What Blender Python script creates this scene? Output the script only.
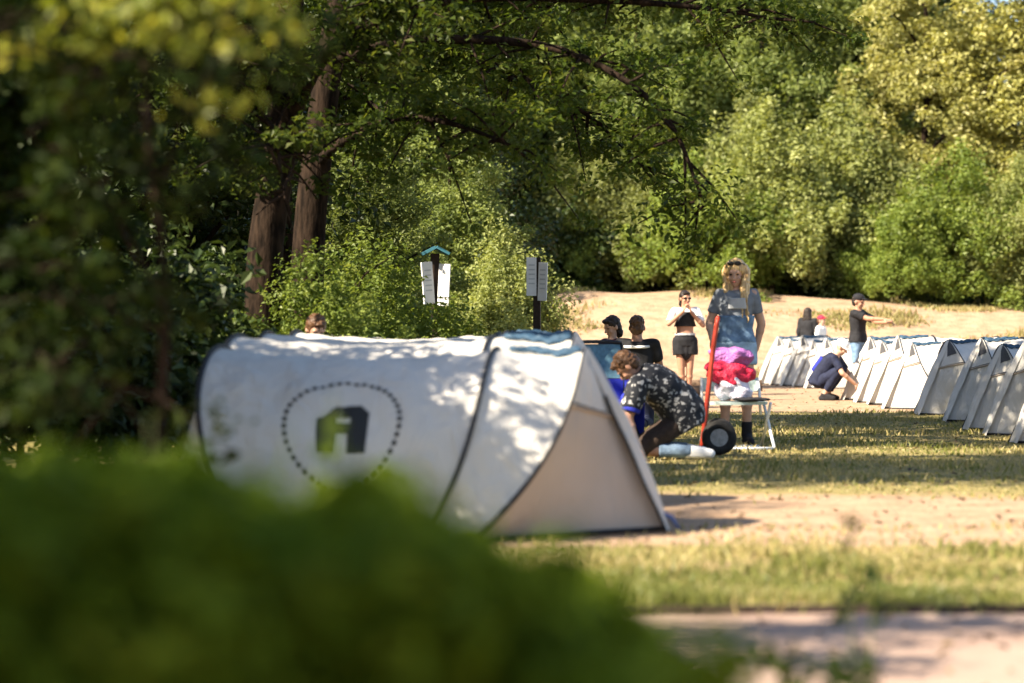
import bpy, bmesh, math, random
import numpy as np
from mathutils import Vector, Matrix, noise as mnoise

S = bpy.context.scene
C = S.collection
R = math.radians
PI = math.pi
for o in list(bpy.data.objects):
    bpy.data.objects.remove(o)

# ------------------------------------------------------------------ camera, sky, sun, exposure
F = 85.0 / 36.0 * 1024.0
CAM_H = 1.0
HOR = 335.0
cam = bpy.data.cameras.new('camera'); cam_o = bpy.data.objects.new('camera', cam); C.objects.link(cam_o)
cam.lens = 85.0; cam.sensor_width = 36.0
cam.clip_start = 0.1; cam.clip_end = 6000
cam_o.location = (0, 0, CAM_H)
cam_o.rotation_euler = (R(90) - math.atan((341.5 - HOR) / F), 0, 0)
cam.dof.use_dof = True; cam.dof.focus_distance = 27.0; cam.dof.aperture_fstop = 1.7; cam.dof.aperture_blades = 0
S.camera = cam_o

SUN = Vector((-0.68, -0.40, 0.66)).normalized()
world = bpy.data.worlds.new('World'); S.world = world; world.use_nodes = True
wt = world.node_tree; wt.nodes.clear()
sky = wt.nodes.new('ShaderNodeTexSky'); sky.sky_type = 'NISHITA'; sky.sun_disc = False
sky.sun_elevation = math.asin(SUN.z); sky.sun_rotation = math.atan2(SUN.x, SUN.y)
sky.air_density = 1.0; sky.dust_density = 1.0; sky.ozone_density = 1.0
bg = wt.nodes.new('ShaderNodeBackground'); bg.inputs['Strength'].default_value = 0.07
wo = wt.nodes.new('ShaderNodeOutputWorld')
wt.links.new(sky.outputs[0], bg.inputs[0]); wt.links.new(bg.outputs[0], wo.inputs[0])
sl = bpy.data.lights.new('sun', 'SUN'); sl.energy = 5.0; sl.angle = R(0.5); sl.color = (1.0, 0.87, 0.68)
so = bpy.data.objects.new('sun', sl); C.objects.link(so); so.rotation_euler = SUN.to_track_quat('Z', 'Y').to_euler()
S.view_settings.view_transform = 'Standard'; S.view_settings.look = 'None'
S.view_settings.gamma = 1.0; S.view_settings.use_curve_mapping = False
S.view_settings.exposure = 1.85
S.render.engine = 'CYCLES'
S.cycles.use_denoising = True
S.cycles.max_bounces = 8; S.cycles.diffuse_bounces = 5; S.cycles.glossy_bounces = 2
S.cycles.transmission_bounces = 4; S.cycles.transparent_max_bounces = 6
S.cycles.caustics_reflective = False; S.cycles.caustics_refractive = False

# ------------------------------------------------------------------ helpers
def P(px, py, Y):
    return Vector(((px - 512) / F * Y, Y, CAM_H - (py - HOR) / F * Y))

def sm(t):
    t = min(1.0, max(0.0, t)); return t * t * (3 - 2 * t)

def gz(x, y):
    amp = 2.1 - 0.4 * sm((x - 4) / 8)
    z = amp * sm((y - 49.0) / 11.5) * sm((x + 1.9) / 3.4)
    if y > 49 and x > -1.4:
        z += 0.10 * mnoise.noise(Vector((x * 0.5, y * 0.4, 3.0))) * sm((y - 49) / 4) * sm((x + 1.4) / 3)
    if y < 8.84:
        z -= 0.018
    elif y < 44:
        z += 0.018 * mnoise.noise(Vector((x * 0.9, y * 0.7, 0))) * sm((y - 8.9) / 1.0)
    return z

def tag(o, label=None, cat=None, group=None, kind=None):
    if label: o['label'] = label
    if cat: o['category'] = cat
    if group: o['group'] = group
    if kind: o['kind'] = kind
    return o

def empty(name, loc=(0, 0, 0), rz=0.0, label=None, cat=None, group=None):
    o = bpy.data.objects.new(name, None); C.objects.link(o)
    o.empty_display_size = 0.2
    o.location = loc; o.rotation_euler = (0, 0, rz)
    return tag(o, label, cat, group)

def np_mesh(name, V, loops, fsize, mat, parent=None, tint=None, smooth=False):
    """V (n,3) floats; loops flat int array; faces all of fsize corners"""
    me = bpy.data.meshes.new(name)
    V = np.ascontiguousarray(V, dtype=np.float32); loops = np.ascontiguousarray(loops, dtype=np.int32)
    nf = len(loops) // fsize
    me.vertices.add(len(V)); me.vertices.foreach_set('co', V.ravel())
    me.loops.add(len(loops)); me.loops.foreach_set('vertex_index', loops)
    me.polygons.add(nf)
    me.polygons.foreach_set('loop_start', np.arange(0, nf * fsize, fsize, dtype=np.int32))
    me.polygons.foreach_set('use_smooth', np.full(nf, smooth, dtype=bool))
    if tint is not None:
        a = me.attributes.new('tint', 'FLOAT', 'POINT'); a.data.foreach_set('value', np.ascontiguousarray(tint, dtype=np.float32))
    me.update(calc_edges=True); me.validate()
    if mat: me.materials.append(mat)
    o = bpy.data.objects.new(name, me); C.objects.link(o)
    if parent: o.parent = parent
    return o

def bm_obj(name, bm, mat, parent=None, smooth=False):
    me = bpy.data.meshes.new(name)
    bmesh.ops.recalc_face_normals(bm, faces=bm.faces)
    bm.to_mesh(me); bm.free()
    if smooth:
        me.polygons.foreach_set('use_smooth', np.ones(len(me.polygons), dtype=bool))
    if mat: me.materials.append(mat)
    o = bpy.data.objects.new(name, me); C.objects.link(o)
    if parent: o.parent = parent
    return o

def copy_tree(o, parent=None):
    c = o.copy(); C.objects.link(c)
    if parent: c.parent = parent
    for ch in list(o.children):
        copy_tree(ch, c)
    return c

def box(bm, c, s, rot=None):
    M = Matrix.Translation(Vector(c))
    if rot is not None: M = M @ rot
    M = M @ Matrix.Diagonal((s[0], s[1], s[2], 1))
    r = bmesh.ops.create_cube(bm, size=1.0, matrix=M)
    return r['verts']

def tube(bm, pts, rad, n=8, cap=True, flat=None):
    """tapered tube along pts; rad a number or a list"""
    pts = [Vector(p) for p in pts]
    if not hasattr(rad, '__len__'): rad = [rad] * len(pts)
    rings = []
    d0 = (pts[1] - pts[0]).normalized()
    up = Vector((0, 0, 1)) if abs(d0.z) < 0.9 else Vector((1, 0, 0))
    side = d0.cross(up).normalized()
    for i, p in enumerate(pts):
        if i == 0: d = pts[1] - pts[0]
        elif i == len(pts) - 1: d = pts[-1] - pts[-2]
        else: d = pts[i + 1] - pts[i - 1]
        d.normalize()
        side = (side - d * side.dot(d)).normalized()
        u2 = d.cross(side)
        ring = []
        for k in range(n):
            a = 2 * PI * k / n
            ring.append(bm.verts.new(p + side * math.cos(a) * rad[i] + u2 * math.sin(a) * rad[i] * (flat or 1)))
        rings.append(ring)
    for i in range(len(rings) - 1):
        for k in range(n):
            bm.faces.new((rings[i][k], rings[i][(k + 1) % n], rings[i + 1][(k + 1) % n], rings[i + 1][k]))
    if cap:
        bm.faces.new(rings[0][::-1]); bm.faces.new(rings[-1])

def ball(bm, c, r, rot=None, sub=2):
    if not hasattr(r, '__len__'): r = (r, r, r)
    M = Matrix.Translation(Vector(c))
    if rot is not None: M = M @ rot
    M = M @ Matrix.Diagonal((r[0], r[1], r[2], 1))
    bmesh.ops.create_icosphere(bm, subdivisions=sub, radius=1.0, matrix=M)

def smooth_path(pts, n):
    """Catmull-Rom through pts, n samples a span"""
    pts = [Vector(p) for p in pts]
    Q = [pts[0] * 2 - pts[1]] + pts + [pts[-1] * 2 - pts[-2]]
    out = []
    for i in range(1, len(Q) - 2):
        p0, p1, p2, p3 = Q[i - 1], Q[i], Q[i + 1], Q[i + 2]
        for k in range(n):
            t = k / n
            out.append(0.5 * ((2 * p1) + (p2 - p0) * t + (2 * p0 - 5 * p1 + 4 * p2 - p3) * t * t + (3 * p1 - p0 - 3 * p2 + p3) * t ** 3))
    out.append(pts[-1])
    return out

# ------------------------------------------------------------------ materials
def nd(t, kind, **kw):
    n = t.nodes.new(kind)
    for k, v in kw.items(): setattr(n, k, v)
    return n

def base_mat(name):
    m = bpy.data.materials.new(name); m.use_nodes = True
    t = m.node_tree
    b = t.nodes['Principled BSDF']
    return m, t, b

def mat(name, col, rough=0.7, var=0.12, scale=8.0, bump=0.15, bscale=None, metal=0.0, spec=0.3, dist=0.01):
    m, t, b = base_mat(name)
    b.inputs['Roughness'].default_value = rough; b.inputs['Metallic'].default_value = metal
    b.inputs['Specular IOR Level'].default_value = spec
    tc = nd(t, 'ShaderNodeTexCoord')
    n1 = nd(t, 'ShaderNodeTexNoise'); n1.inputs['Scale'].default_value = scale; n1.inputs['Detail'].default_value = 5
    t.links.new(tc.outputs['Object'], n1.inputs['Vector'])
    cr = nd(t, 'ShaderNodeValToRGB')
    cr.color_ramp.elements[0].position = 0.3; cr.color_ramp.elements[1].position = 0.7
    cr.color_ramp.elements[0].color = (*[c * (1 - var) for c in col], 1)
    cr.color_ramp.elements[1].color = (*[min(1, c * (1 + var)) for c in col], 1)
    t.links.new(n1.outputs['Fac'], cr.inputs['Fac']); t.links.new(cr.outputs['Color'], b.inputs['Base Color'])
    if bump:
        n2 = nd(t, 'ShaderNodeTexNoise'); n2.inputs['Scale'].default_value = bscale or scale * 3; n2.inputs['Detail'].default_value = 4
        t.links.new(tc.outputs['Object'], n2.inputs['Vector'])
        bp = nd(t, 'ShaderNodeBump'); bp.inputs['Strength'].default_value = bump; bp.inputs['Distance'].default_value = dist
        t.links.new(n2.outputs['Fac'], bp.inputs['Height']); t.links.new(bp.outputs['Normal'], b.inputs['Normal'])
    return m

def leaf_mat(name, c0, c1, c2=None, transl=0.35, tcol=(1.25, 1.2, 0.55), rough=0.45, spec=0.35):
    """leaf colour runs over the random per-leaf tint"""
    m, t, b = base_mat(name)
    at = nd(t, 'ShaderNodeAttribute'); at.attribute_name = 'tint'
    cr = nd(t, 'ShaderNodeValToRGB')
    cr.color_ramp.elements[0].color = (*c0, 1); cr.color_ramp.elements[1].color = (*(c2 or c1), 1)
    if c2:
        e = cr.color_ramp.elements.new(0.6); e.color = (*c1, 1)
    t.links.new(at.outputs['Fac'], cr.inputs['Fac'])
    oi = nd(t, 'ShaderNodeObjectInfo')
    hs = nd(t, 'ShaderNodeHueSaturation')
    mr = nd(t, 'ShaderNodeMapRange'); mr.inputs['To Min'].default_value = 0.8; mr.inputs['To Max'].default_value = 1.2
    t.links.new(oi.outputs['Random'], mr.inputs['Value']); t.links.new(mr.outputs[0], hs.inputs['Value'])
    t.links.new(cr.outputs['Color'], hs.inputs['Color']); t.links.new(hs.outputs['Color'], b.inputs['Base Color'])
    b.inputs['Roughness'].default_value = rough; b.inputs['Specular IOR Level'].default_value = spec
    tr = nd(t, 'ShaderNodeBsdfTranslucent')
    mx = nd(t, 'ShaderNodeMix', data_type='RGBA', blend_type='MULTIPLY'); mx.inputs['Factor'].default_value = 1
    mx.inputs[7].default_value = (*tcol, 1)
    t.links.new(hs.outputs['Color'], mx.inputs[6]); t.links.new(mx.outputs[2], tr.inputs['Color'])
    ms = nd(t, 'ShaderNodeMixShader'); ms.inputs[0].default_value = transl
    out = t.nodes['Material Output']
    t.links.new(b.outputs[0], ms.inputs[1]); t.links.new(tr.outputs[0], ms.inputs[2]); t.links.new(ms.outputs[0], out.inputs['Surface'])
    return m

def fabric_mat(name, col, wr=0.35, wscale=5.0, transl=0.12, rough=0.75):
    """tent cloth: creases as bump, a little light let through"""
    m, t, b = base_mat(name)
    tc = nd(t, 'ShaderNodeTexCoord')
    n0 = nd(t, 'ShaderNodeTexNoise'); n0.inputs['Scale'].default_value = 2.5; n0.inputs['Detail'].default_value = 6
    t.links.new(tc.outputs['Object'], n0.inputs['Vector'])
    cr = nd(t, 'ShaderNodeValToRGB'); cr.color_ramp.elements[0].position = 0.35; cr.color_ramp.elements[1].position = 0.65
    cr.color_ramp.elements[0].color = (*[c * 0.88 for c in col], 1); cr.color_ramp.elements[1].color = (*col, 1)
    t.links.new(n0.outputs['Fac'], cr.inputs['Fac']); t.links.new(cr.outputs['Color'], b.inputs['Base Color'])
    b.inputs['Roughness'].default_value = rough; b.inputs['Specular IOR Level'].default_value = 0.25
    mp = nd(t, 'ShaderNodeMapping'); mp.inputs['Scale'].default_value = (1.0, 1.0, 0.45); mp.inputs['Rotation'].default_value = (0.3, 0.5, 0.2)
    t.links.new(tc.outputs['Object'], mp.inputs['Vector'])
    n1 = nd(t, 'ShaderNodeTexNoise'); n1.inputs['Scale'].default_value = wscale; n1.inputs['Detail'].default_value = 3; n1.inputs['Distortion'].default_value = 0.6
    t.links.new(mp.outputs[0], n1.inputs['Vector'])
    bp = nd(t, 'ShaderNodeBump'); bp.inputs['Strength'].default_value = wr; bp.inputs['Distance'].default_value = 0.05
    t.links.new(n1.outputs['Fac'], bp.inputs['Height']); t.links.new(bp.outputs['Normal'], b.inputs['Normal'])
    tr = nd(t, 'ShaderNodeBsdfTranslucent'); t.links.new(cr.outputs['Color'], tr.inputs['Color'])
    ms = nd(t, 'ShaderNodeMixShader'); ms.inputs[0].default_value = transl
    out = t.nodes['Material Output']
    t.links.new(b.outputs[0], ms.inputs[1]); t.links.new(tr.outputs[0], ms.inputs[2]); t.links.new(ms.outputs[0], out.inputs['Surface'])
    return m

M = {}
M['tent'] = fabric_mat('tent_cloth', (0.62, 0.595, 0.55), wr=0.9, wscale=7.0)
M['tent_door_shade_tint'] = fabric_mat('door_cloth_shade_tint', (0.50, 0.42, 0.355), wr=0.5)  # door cloth tinted beige: shade and warm bounce put into the colour
M['piping'] = mat('black_piping', (0.015, 0.015, 0.018), rough=0.6)
M['logo'] = mat('logo_print', (0.018, 0.02, 0.022), rough=0.7, bump=0)
M['vent'] = mat('dark_teal_cloth', (0.03, 0.07, 0.12), rough=0.6, scale=20)
M['skin'] = mat('skin', (0.50, 0.30, 0.21), rough=0.5, var=0.08, scale=14, bump=0.05)
M['skin_tan'] = mat('skin_tanned', (0.40, 0.21, 0.135), rough=0.5, var=0.08, scale=14, bump=0.05)
M['black_cloth'] = mat('black_cloth', (0.014, 0.014, 0.017), rough=0.85, var=0.3, scale=20)
M['grey_cloth'] = mat('grey_blue_jersey', (0.16, 0.18, 0.21), rough=0.9, var=0.2, scale=18)
M['pale_cloth'] = mat('pale_grey_jersey', (0.40, 0.42, 0.44), rough=0.9, var=0.1, scale=18)
M['denim'] = mat('blue_denim', (0.13, 0.21, 0.32), rough=0.9, var=0.35, scale=16, bump=0.3)
M['pale_denim'] = mat('pale_denim', (0.30, 0.42, 0.55), rough=0.9, var=0.25, scale=14)
M['kneel_denim'] = mat('washed_denim', (0.13, 0.19, 0.27), rough=0.9, var=0.35, scale=18, bump=0.3)
M['white_cloth'] = mat('white_cloth', (0.72, 0.71, 0.70), rough=0.9, var=0.08, scale=14)
M['blue_cloth'] = mat('royal_blue_cloth', (0.02, 0.03, 0.33), rough=0.8, var=0.2, scale=10)
M['teal_cloth'] = mat('teal_mesh_cloth', (0.09, 0.19, 0.26), rough=0.8, var=0.2, scale=30)
M['navy'] = mat('navy_cloth', (0.012, 0.016, 0.04), rough=0.85, var=0.3, scale=18)
M['maroon'] = mat('maroon_cloth', (0.09, 0.012, 0.025), rough=0.85, var=0.3, scale=18)
M['brown_hair'] = mat('brown_hair', (0.09, 0.045, 0.022), rough=0.45, var=0.45, scale=30, bump=0.5)
M['dark_hair'] = mat('dark_hair', (0.018, 0.012, 0.010), rough=0.45, var=0.4, scale=30, bump=0.5)
M['black_plastic'] = mat('black_plastic', (0.012, 0.012, 0.013), rough=0.3, bump=0)
M['red_paint'] = mat('worn_red_paint', (0.30, 0.032, 0.016), rough=0.45, var=0.25, scale=25)
M['rubber'] = mat('rubber', (0.018, 0.017, 0.016), rough=0.8, var=0.3, scale=40, bump=0.3)
M['rim'] = mat('grey_wheel_rim', (0.30, 0.29, 0.28), rough=0.4, var=0.2, scale=30)
M['white_metal'] = mat('white_painted_metal', (0.72, 0.74, 0.74), rough=0.4, var=0.06, scale=20, bump=0.05)
M['seat_cloth'] = mat('pale_green_seat', (0.42, 0.52, 0.50), rough=0.7, var=0.1)
M['bag_red'] = mat('red_bag', (0.55, 0.02, 0.06), rough=0.45, var=0.3, scale=16, bump=0.7, dist=0.03)
M['bag_purple'] = mat('purple_cloth', (0.36, 0.13, 0.38), rough=0.6, var=0.25, scale=16, bump=0.7, dist=0.03)
M['bag_white'] = mat('white_bag', (0.66, 0.62, 0.72), rough=0.5, var=0.1, scale=14, bump=0.7, dist=0.03)
M['sign_white'] = mat('sign_white', (0.70, 0.70, 0.71), rough=0.5, var=0.06, scale=10, bump=0.05)
M['sign_grey'] = mat('sign_print_grey', (0.45, 0.47, 0.50), rough=0.6, bump=0)
M['sign_roof'] = mat('teal_roof', (0.05, 0.17, 0.22), rough=0.5)
M['post'] = mat('dark_timber', (0.035, 0.022, 0.016), rough=0.8, var=0.3, scale=30, bump=0.4)
M['log'] = mat('weathered_log', (0.13, 0.085, 0.055), rough=0.9, var=0.4, scale=8, bump=0.6)
M['mouth'] = mat('lips', (0.35, 0.10, 0.09), rough=0.5, bump=0)
M['mesh'] = mat('grey_mesh', (0.06, 0.06, 0.065), rough=0.8, var=0.3, scale=60)
M['blue_tab'] = mat('blue_tab', (0.10, 0.14, 0.30), rough=0.7)

# blond hair with streaks
def hair_mat():
    m, t, b = base_mat('blond_hair')
    tc = nd(t, 'ShaderNodeTexCoord'); mp = nd(t, 'ShaderNodeMapping'); mp.inputs['Scale'].default_value = (70, 70, 5)
    n = nd(t, 'ShaderNodeTexNoise'); n.inputs['Scale'].default_value = 1.0; n.inputs['Detail'].default_value = 4
    t.links.new(tc.outputs['Object'], mp.inputs[0]); t.links.new(mp.outputs[0], n.inputs['Vector'])
    cr = nd(t, 'ShaderNodeValToRGB'); cr.color_ramp.elements[0].position = 0.3; cr.color_ramp.elements[1].position = 0.68
    cr.color_ramp.elements[0].color = (0.26, 0.14, 0.045, 1); cr.color_ramp.elements[1].color = (0.74, 0.53, 0.25, 1)
    t.links.new(n.outputs['Fac'], cr.inputs[0]); t.links.new(cr.outputs[0], b.inputs['Base Color'])
    bp = nd(t, 'ShaderNodeBump'); bp.inputs['Strength'].default_value = 0.6; bp.inputs['Distance'].default_value = 0.01
    t.links.new(n.outputs['Fac'], bp.inputs['Height']); t.links.new(bp.outputs[0], b.inputs['Normal'])
    b.inputs['Roughness'].default_value = 0.4
    return m
M['blond'] = hair_mat()

# black cloth with white flowers
def floral_mat():
    m, t, b = base_mat('floral_cloth')
    tc = nd(t, 'ShaderNodeTexCoord')
    no = nd(t, 'ShaderNodeTexNoise'); no.inputs['Scale'].default_value = 30; no.inputs['Detail'].default_value = 2
    t.links.new(tc.outputs['Object'], no.inputs['Vector'])
    va = nd(t, 'ShaderNodeVectorMath', operation='MULTIPLY_ADD'); va.inputs[1].default_value = (0.085, 0.085, 0.085)
    t.links.new(no.outputs['Color'], va.inputs[0]); t.links.new(tc.outputs['Object'], va.inputs[2])
    vo = nd(t, 'ShaderNodeTexVoronoi'); vo.inputs['Scale'].default_value = 19.0; vo.inputs['Randomness'].default_value = 0.85
    t.links.new(va.outputs[0], vo.inputs['Vector'])
    cr = nd(t, 'ShaderNodeValToRGB'); e = cr.color_ramp.elements
    e[0].position = 0.0; e[0].color = (0.30, 0.27, 0.22, 1); e[1].position = 0.40; e[1].color = (0.010, 0.012, 0.018, 1)
    x = e.new(0.12); x.color = (0.42, 0.41, 0.40, 1); x = e.new(0.29); x.color = (0.30, 0.30, 0.30, 1)
    t.links.new(vo.outputs['Distance'], cr.inputs[0]); t.links.new(cr.outputs[0], b.inputs['Base Color'])
    b.inputs['Roughness'].default_value = 0.9
    return m
M['floral'] = floral_mat()

def bark_mat(name, c0, c1):
    m, t, b = base_mat(name)
    tc = nd(t, 'ShaderNodeTexCoord'); mp = nd(t, 'ShaderNodeMapping'); mp.inputs['Scale'].default_value = (22, 22, 6)
    n = nd(t, 'ShaderNodeTexNoise'); n.inputs['Scale'].default_value = 1.0; n.inputs['Detail'].default_value = 6
    t.links.new(tc.outputs['Object'], mp.inputs[0]); t.links.new(mp.outputs[0], n.inputs['Vector'])
    cr = nd(t, 'ShaderNodeValToRGB'); cr.color_ramp.elements[0].position = 0.35; cr.color_ramp.elements[1].position = 0.7
    cr.color_ramp.elements[0].color = (*c0, 1); cr.color_ramp.elements[1].color = (*c1, 1)
    t.links.new(n.outputs['Fac'], cr.inputs[0]); t.links.new(cr.outputs[0], b.inputs['Base Color'])
    bp = nd(t, 'ShaderNodeBump'); bp.inputs['Strength'].default_value = 0.8; bp.inputs['Distance'].default_value = 0.03
    t.links.new(n.outputs['Fac'], bp.inputs['Height']); t.links.new(bp.outputs[0], b.inputs['Normal'])
    b.inputs['Roughness'].default_value = 0.95; b.inputs['Specular IOR Level'].default_value = 0.08
    return m
M['bark'] = bark_mat('bark', (0.008, 0.0055, 0.004), (0.034, 0.022, 0.015))
M['stem'] = mat('green_stem', (0.06, 0.08, 0.02), rough=0.7)

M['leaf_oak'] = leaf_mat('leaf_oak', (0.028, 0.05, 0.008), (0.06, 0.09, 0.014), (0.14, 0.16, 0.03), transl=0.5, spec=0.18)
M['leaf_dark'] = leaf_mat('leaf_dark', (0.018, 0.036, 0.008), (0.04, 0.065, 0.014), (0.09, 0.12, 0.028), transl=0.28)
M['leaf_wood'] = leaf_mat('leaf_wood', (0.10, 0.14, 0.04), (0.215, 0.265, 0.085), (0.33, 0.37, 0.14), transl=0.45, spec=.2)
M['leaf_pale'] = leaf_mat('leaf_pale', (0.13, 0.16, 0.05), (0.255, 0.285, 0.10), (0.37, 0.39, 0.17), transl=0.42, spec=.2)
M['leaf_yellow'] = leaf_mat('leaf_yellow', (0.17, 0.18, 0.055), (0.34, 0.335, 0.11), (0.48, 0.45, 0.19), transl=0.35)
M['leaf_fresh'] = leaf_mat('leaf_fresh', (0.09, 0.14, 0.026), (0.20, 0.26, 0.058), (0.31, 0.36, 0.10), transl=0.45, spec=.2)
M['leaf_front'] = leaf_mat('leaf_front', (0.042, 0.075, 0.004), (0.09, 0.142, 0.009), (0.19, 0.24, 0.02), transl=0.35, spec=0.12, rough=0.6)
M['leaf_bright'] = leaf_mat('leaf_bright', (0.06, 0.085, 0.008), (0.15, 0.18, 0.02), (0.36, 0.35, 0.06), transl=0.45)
M['leaf_shade_painted'] = leaf_mat('leaf_shade_painted', (0.006, 0.014, 0.0015), (0.012, 0.024, 0.002), (0.036, 0.05, 0.004), transl=0.35, spec=0.12, rough=0.6)  # darkened copy of the leaf green, the shade is put into the colour
M['litter'] = leaf_mat('litter', (0.05, 0.03, 0.015), (0.14, 0.085, 0.04), (0.28, 0.2, 0.08), transl=0.1)
M['grass'] = leaf_mat('grass_blades', (0.08, 0.11, 0.02), (0.18, 0.185, 0.05), (0.42, 0.34, 0.16), transl=0.3, tcol=(1.1, 1.1, 0.7))

# ------------------------------------------------------------------ ground
def axis(parts):
    out = []
    for a, b, st in parts:
        n = max(1, int(round((b - a) / st)))
        out += [a + (b - a) * i / n for i in range(n)]
    return out + [parts[-1][1]]
gx = axis([(-3000, -300, 450), (-300, -40, 20), (-40, -6, 1.0), (-6, 10, 0.2), (10, 40, 1.0), (40, 300, 20), (300, 3000, 450)])
gy = axis([(-300, -10, 29), (-10, 8.0, 0.6), (8.0, 8.82, 0.2), (8.82, 8.86, 0.04), (8.86, 16, 0.16), (16, 40, 0.25), (40, 64, 0.5), (64, 150, 5), (150, 400, 50), (400, 4000, 600)])
V = np.zeros((len(gy), len(gx), 3)); G = np.zeros((len(gy), len(gx)))

def green_at(x, y):
    """how much grass grows at a place, 0 bare sand .. 1 lawn"""
    n = mnoise.noise(Vector((x * 0.55, y * 0.32, 7))) * 0.5 + mnoise.noise(Vector((x * 1.7, y * 1.1, 2))) * 0.3
    if y < 8.86: g = 0.25
    elif y < 11.4: g = 0.75
    elif y < 14.6: g = 0.75 - 0.65 * sm((y - 10.9) / 1.1)
    elif y < 31: g = 0.1 + 0.75 * sm((y - 14.4) / 1.5)
    elif y < 42: g = 0.85 - 0.85 * sm((y - 30.5) / 1.8)
    else: g = 0.05
    if y >= 49 and x < 0: g = 0.25
    if x < -3: g = max(g, 0.5)
    return min(1, max(0, g + n * 0.55))

for j, y in enumerate(gy):
    for i, x in enumerate(gx):
        V[j, i] = (x, y, gz(x, y)); G[j, i] = green_at(x, y)
nx, ny = len(gx), len(gy)
idx = np.arange(nx * ny).reshape(ny, nx)
L = np.stack([idx[:-1, :-1], idx[:-1, 1:], idx[1:, 1:], idx[1:, :-1]], -1).reshape(-1)

def ground_mat():
    m, t, b = base_mat('ground')
    at = nd(t, 'ShaderNodeAttribute'); at.attribute_name = 'tint'
    tc = nd(t, 'ShaderNodeTexCoord')
    n1 = nd(t, 'ShaderNodeTexNoise'); n1.inputs['Scale'].default_value = 3.2; n1.inputs['Detail'].default_value = 8; n1.inputs['Roughness'].default_value = 0.7
    n2 = nd(t, 'ShaderNodeTexNoise'); n2.inputs['Scale'].default_value = 18; n2.inputs['Detail'].default_value = 6
    for n in (n1, n2): t.links.new(tc.outputs['Object'], n.inputs['Vector'])
    sand = nd(t, 'ShaderNodeValToRGB'); e = sand.color_ramp.elements
    e[0].position = 0.3; e[0].color = (0.24, 0.155, 0.095, 1); e[1].position = 0.7; e[1].color = (0.44, 0.31, 0.21, 1)
    t.links.new(n1.outputs['Fac'], sand.inputs[0])
    lawn = nd(t, 'ShaderNodeValToRGB'); e = lawn.color_ramp.elements
    e[0].position = 0.3; e[0].color = (0.12, 0.115, 0.035, 1); e[1].position = 0.72; e[1].color = (0.34, 0.265, 0.12, 1)
    t.links.new(n2.outputs['Fac'], lawn.inputs[0])
    ad = nd(t, 'ShaderNodeMath', operation='ADD'); t.links.new(at.outputs['Fac'], ad.inputs[0])
    mu = nd(t, 'ShaderNodeMath', operation='MULTIPLY_ADD'); mu.inputs[1].default_value = 1.3; mu.inputs[2].default_value = -0.65
    t.links.new(n1.outputs['Fac'], mu.inputs[0]); t.links.new(mu.outputs[0], ad.inputs[1])
    mr = nd(t, 'ShaderNodeMapRange'); mr.inputs['From Min'].default_value = 0.3; mr.inputs['From Max'].default_value = 0.65
    t.links.new(ad.outputs[0], mr.inputs['Value'])
    mx = nd(t, 'ShaderNodeMix', data_type='RGBA'); t.links.new(mr.outputs[0], mx.inputs['Factor'])
    t.links.new(sand.outputs[0], mx.inputs[6]); t.links.new(lawn.outputs[0], mx.inputs[7])
    t.links.new(mx.outputs[2], b.inputs['Base Color']); b.inputs['Roughness'].default_value = 0.95; b.inputs['Specular IOR Level'].default_value = 0.1
    bp = nd(t, 'ShaderNodeBump'); bp.inputs['Strength'].default_value = 0.7; bp.inputs['Distance'].default_value = 0.05
    t.links.new(n2.outputs['Fac'], bp.inputs['Height']); t.links.new(bp.outputs[0], b.inputs['Normal'])
    return m
ground = np_mesh('ground', V.reshape(-1, 3), L, 4, ground_mat(), tint=G.ravel(), smooth=True)
tag(ground, 'sandy ground with patchy lawn rising to a bare bank', kind='structure')

# path, near side
def path_mat():
    m, t, b = base_mat('path_surface')
    tc = nd(t, 'ShaderNodeTexCoord')
    n1 = nd(t, 'ShaderNodeTexNoise'); n1.inputs['Scale'].default_value = 1.6; n1.inputs['Detail'].default_value = 8
    n2 = nd(t, 'ShaderNodeTexNoise'); n2.inputs['Scale'].default_value = 120; n2.inputs['Detail'].default_value = 2
    for n in (n1, n2): t.links.new(tc.outputs['Object'], n.inputs['Vector'])
    cr = nd(t, 'ShaderNodeValToRGB'); e = cr.color_ramp.elements
    e[0].position = 0.3; e[0].color = (0.22, 0.145, 0.11, 1); e[1].position = 0.7; e[1].color = (0.37, 0.265, 0.205, 1)
    t.links.new(n1.outputs['Fac'], cr.inputs[0]); t.links.new(cr.outputs[0], b.inputs['Base Color'])
    bp = nd(t, 'ShaderNodeBump'); bp.inputs['Strength'].default_value = 0.4; bp.inputs['Distance'].default_value = 0.005
    t.links.new(n2.outputs['Fac'], bp.inputs['Height']); t.links.new(bp.outputs[0], b.inputs['Normal'])
    b.inputs['Roughness'].default_value = 0.9
    return m
bm = bmesh.new()
prev = None
for k in range(161):
    x = -40 + k * 0.5
    a = bm.verts.new((x, 8.80 - 0.02 * abs(mnoise.noise(Vector((x * 2, 0, 0)))), -0.014)); c = bm.verts.new((x, 5.6, -0.014))
    if prev: bm.faces.new((prev[0], a, c, prev[1]))
    prev = (a, c)
tag(bm_obj('path', bm, path_mat()), 'pinkish tarmac path crossing in front of the tents', kind='structure')

bm = bmesh.new()  # row of thin dark boxes along the far path edge
for k in range(60):
    x = -30 + k * 1.0
    box(bm, (x + .5, 8.817, -.012), (.994, .028, .052))
tag(bm_obj('path_edge_strip', bm, M['post']), 'low dark strip between path and grass', kind='structure')

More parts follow.
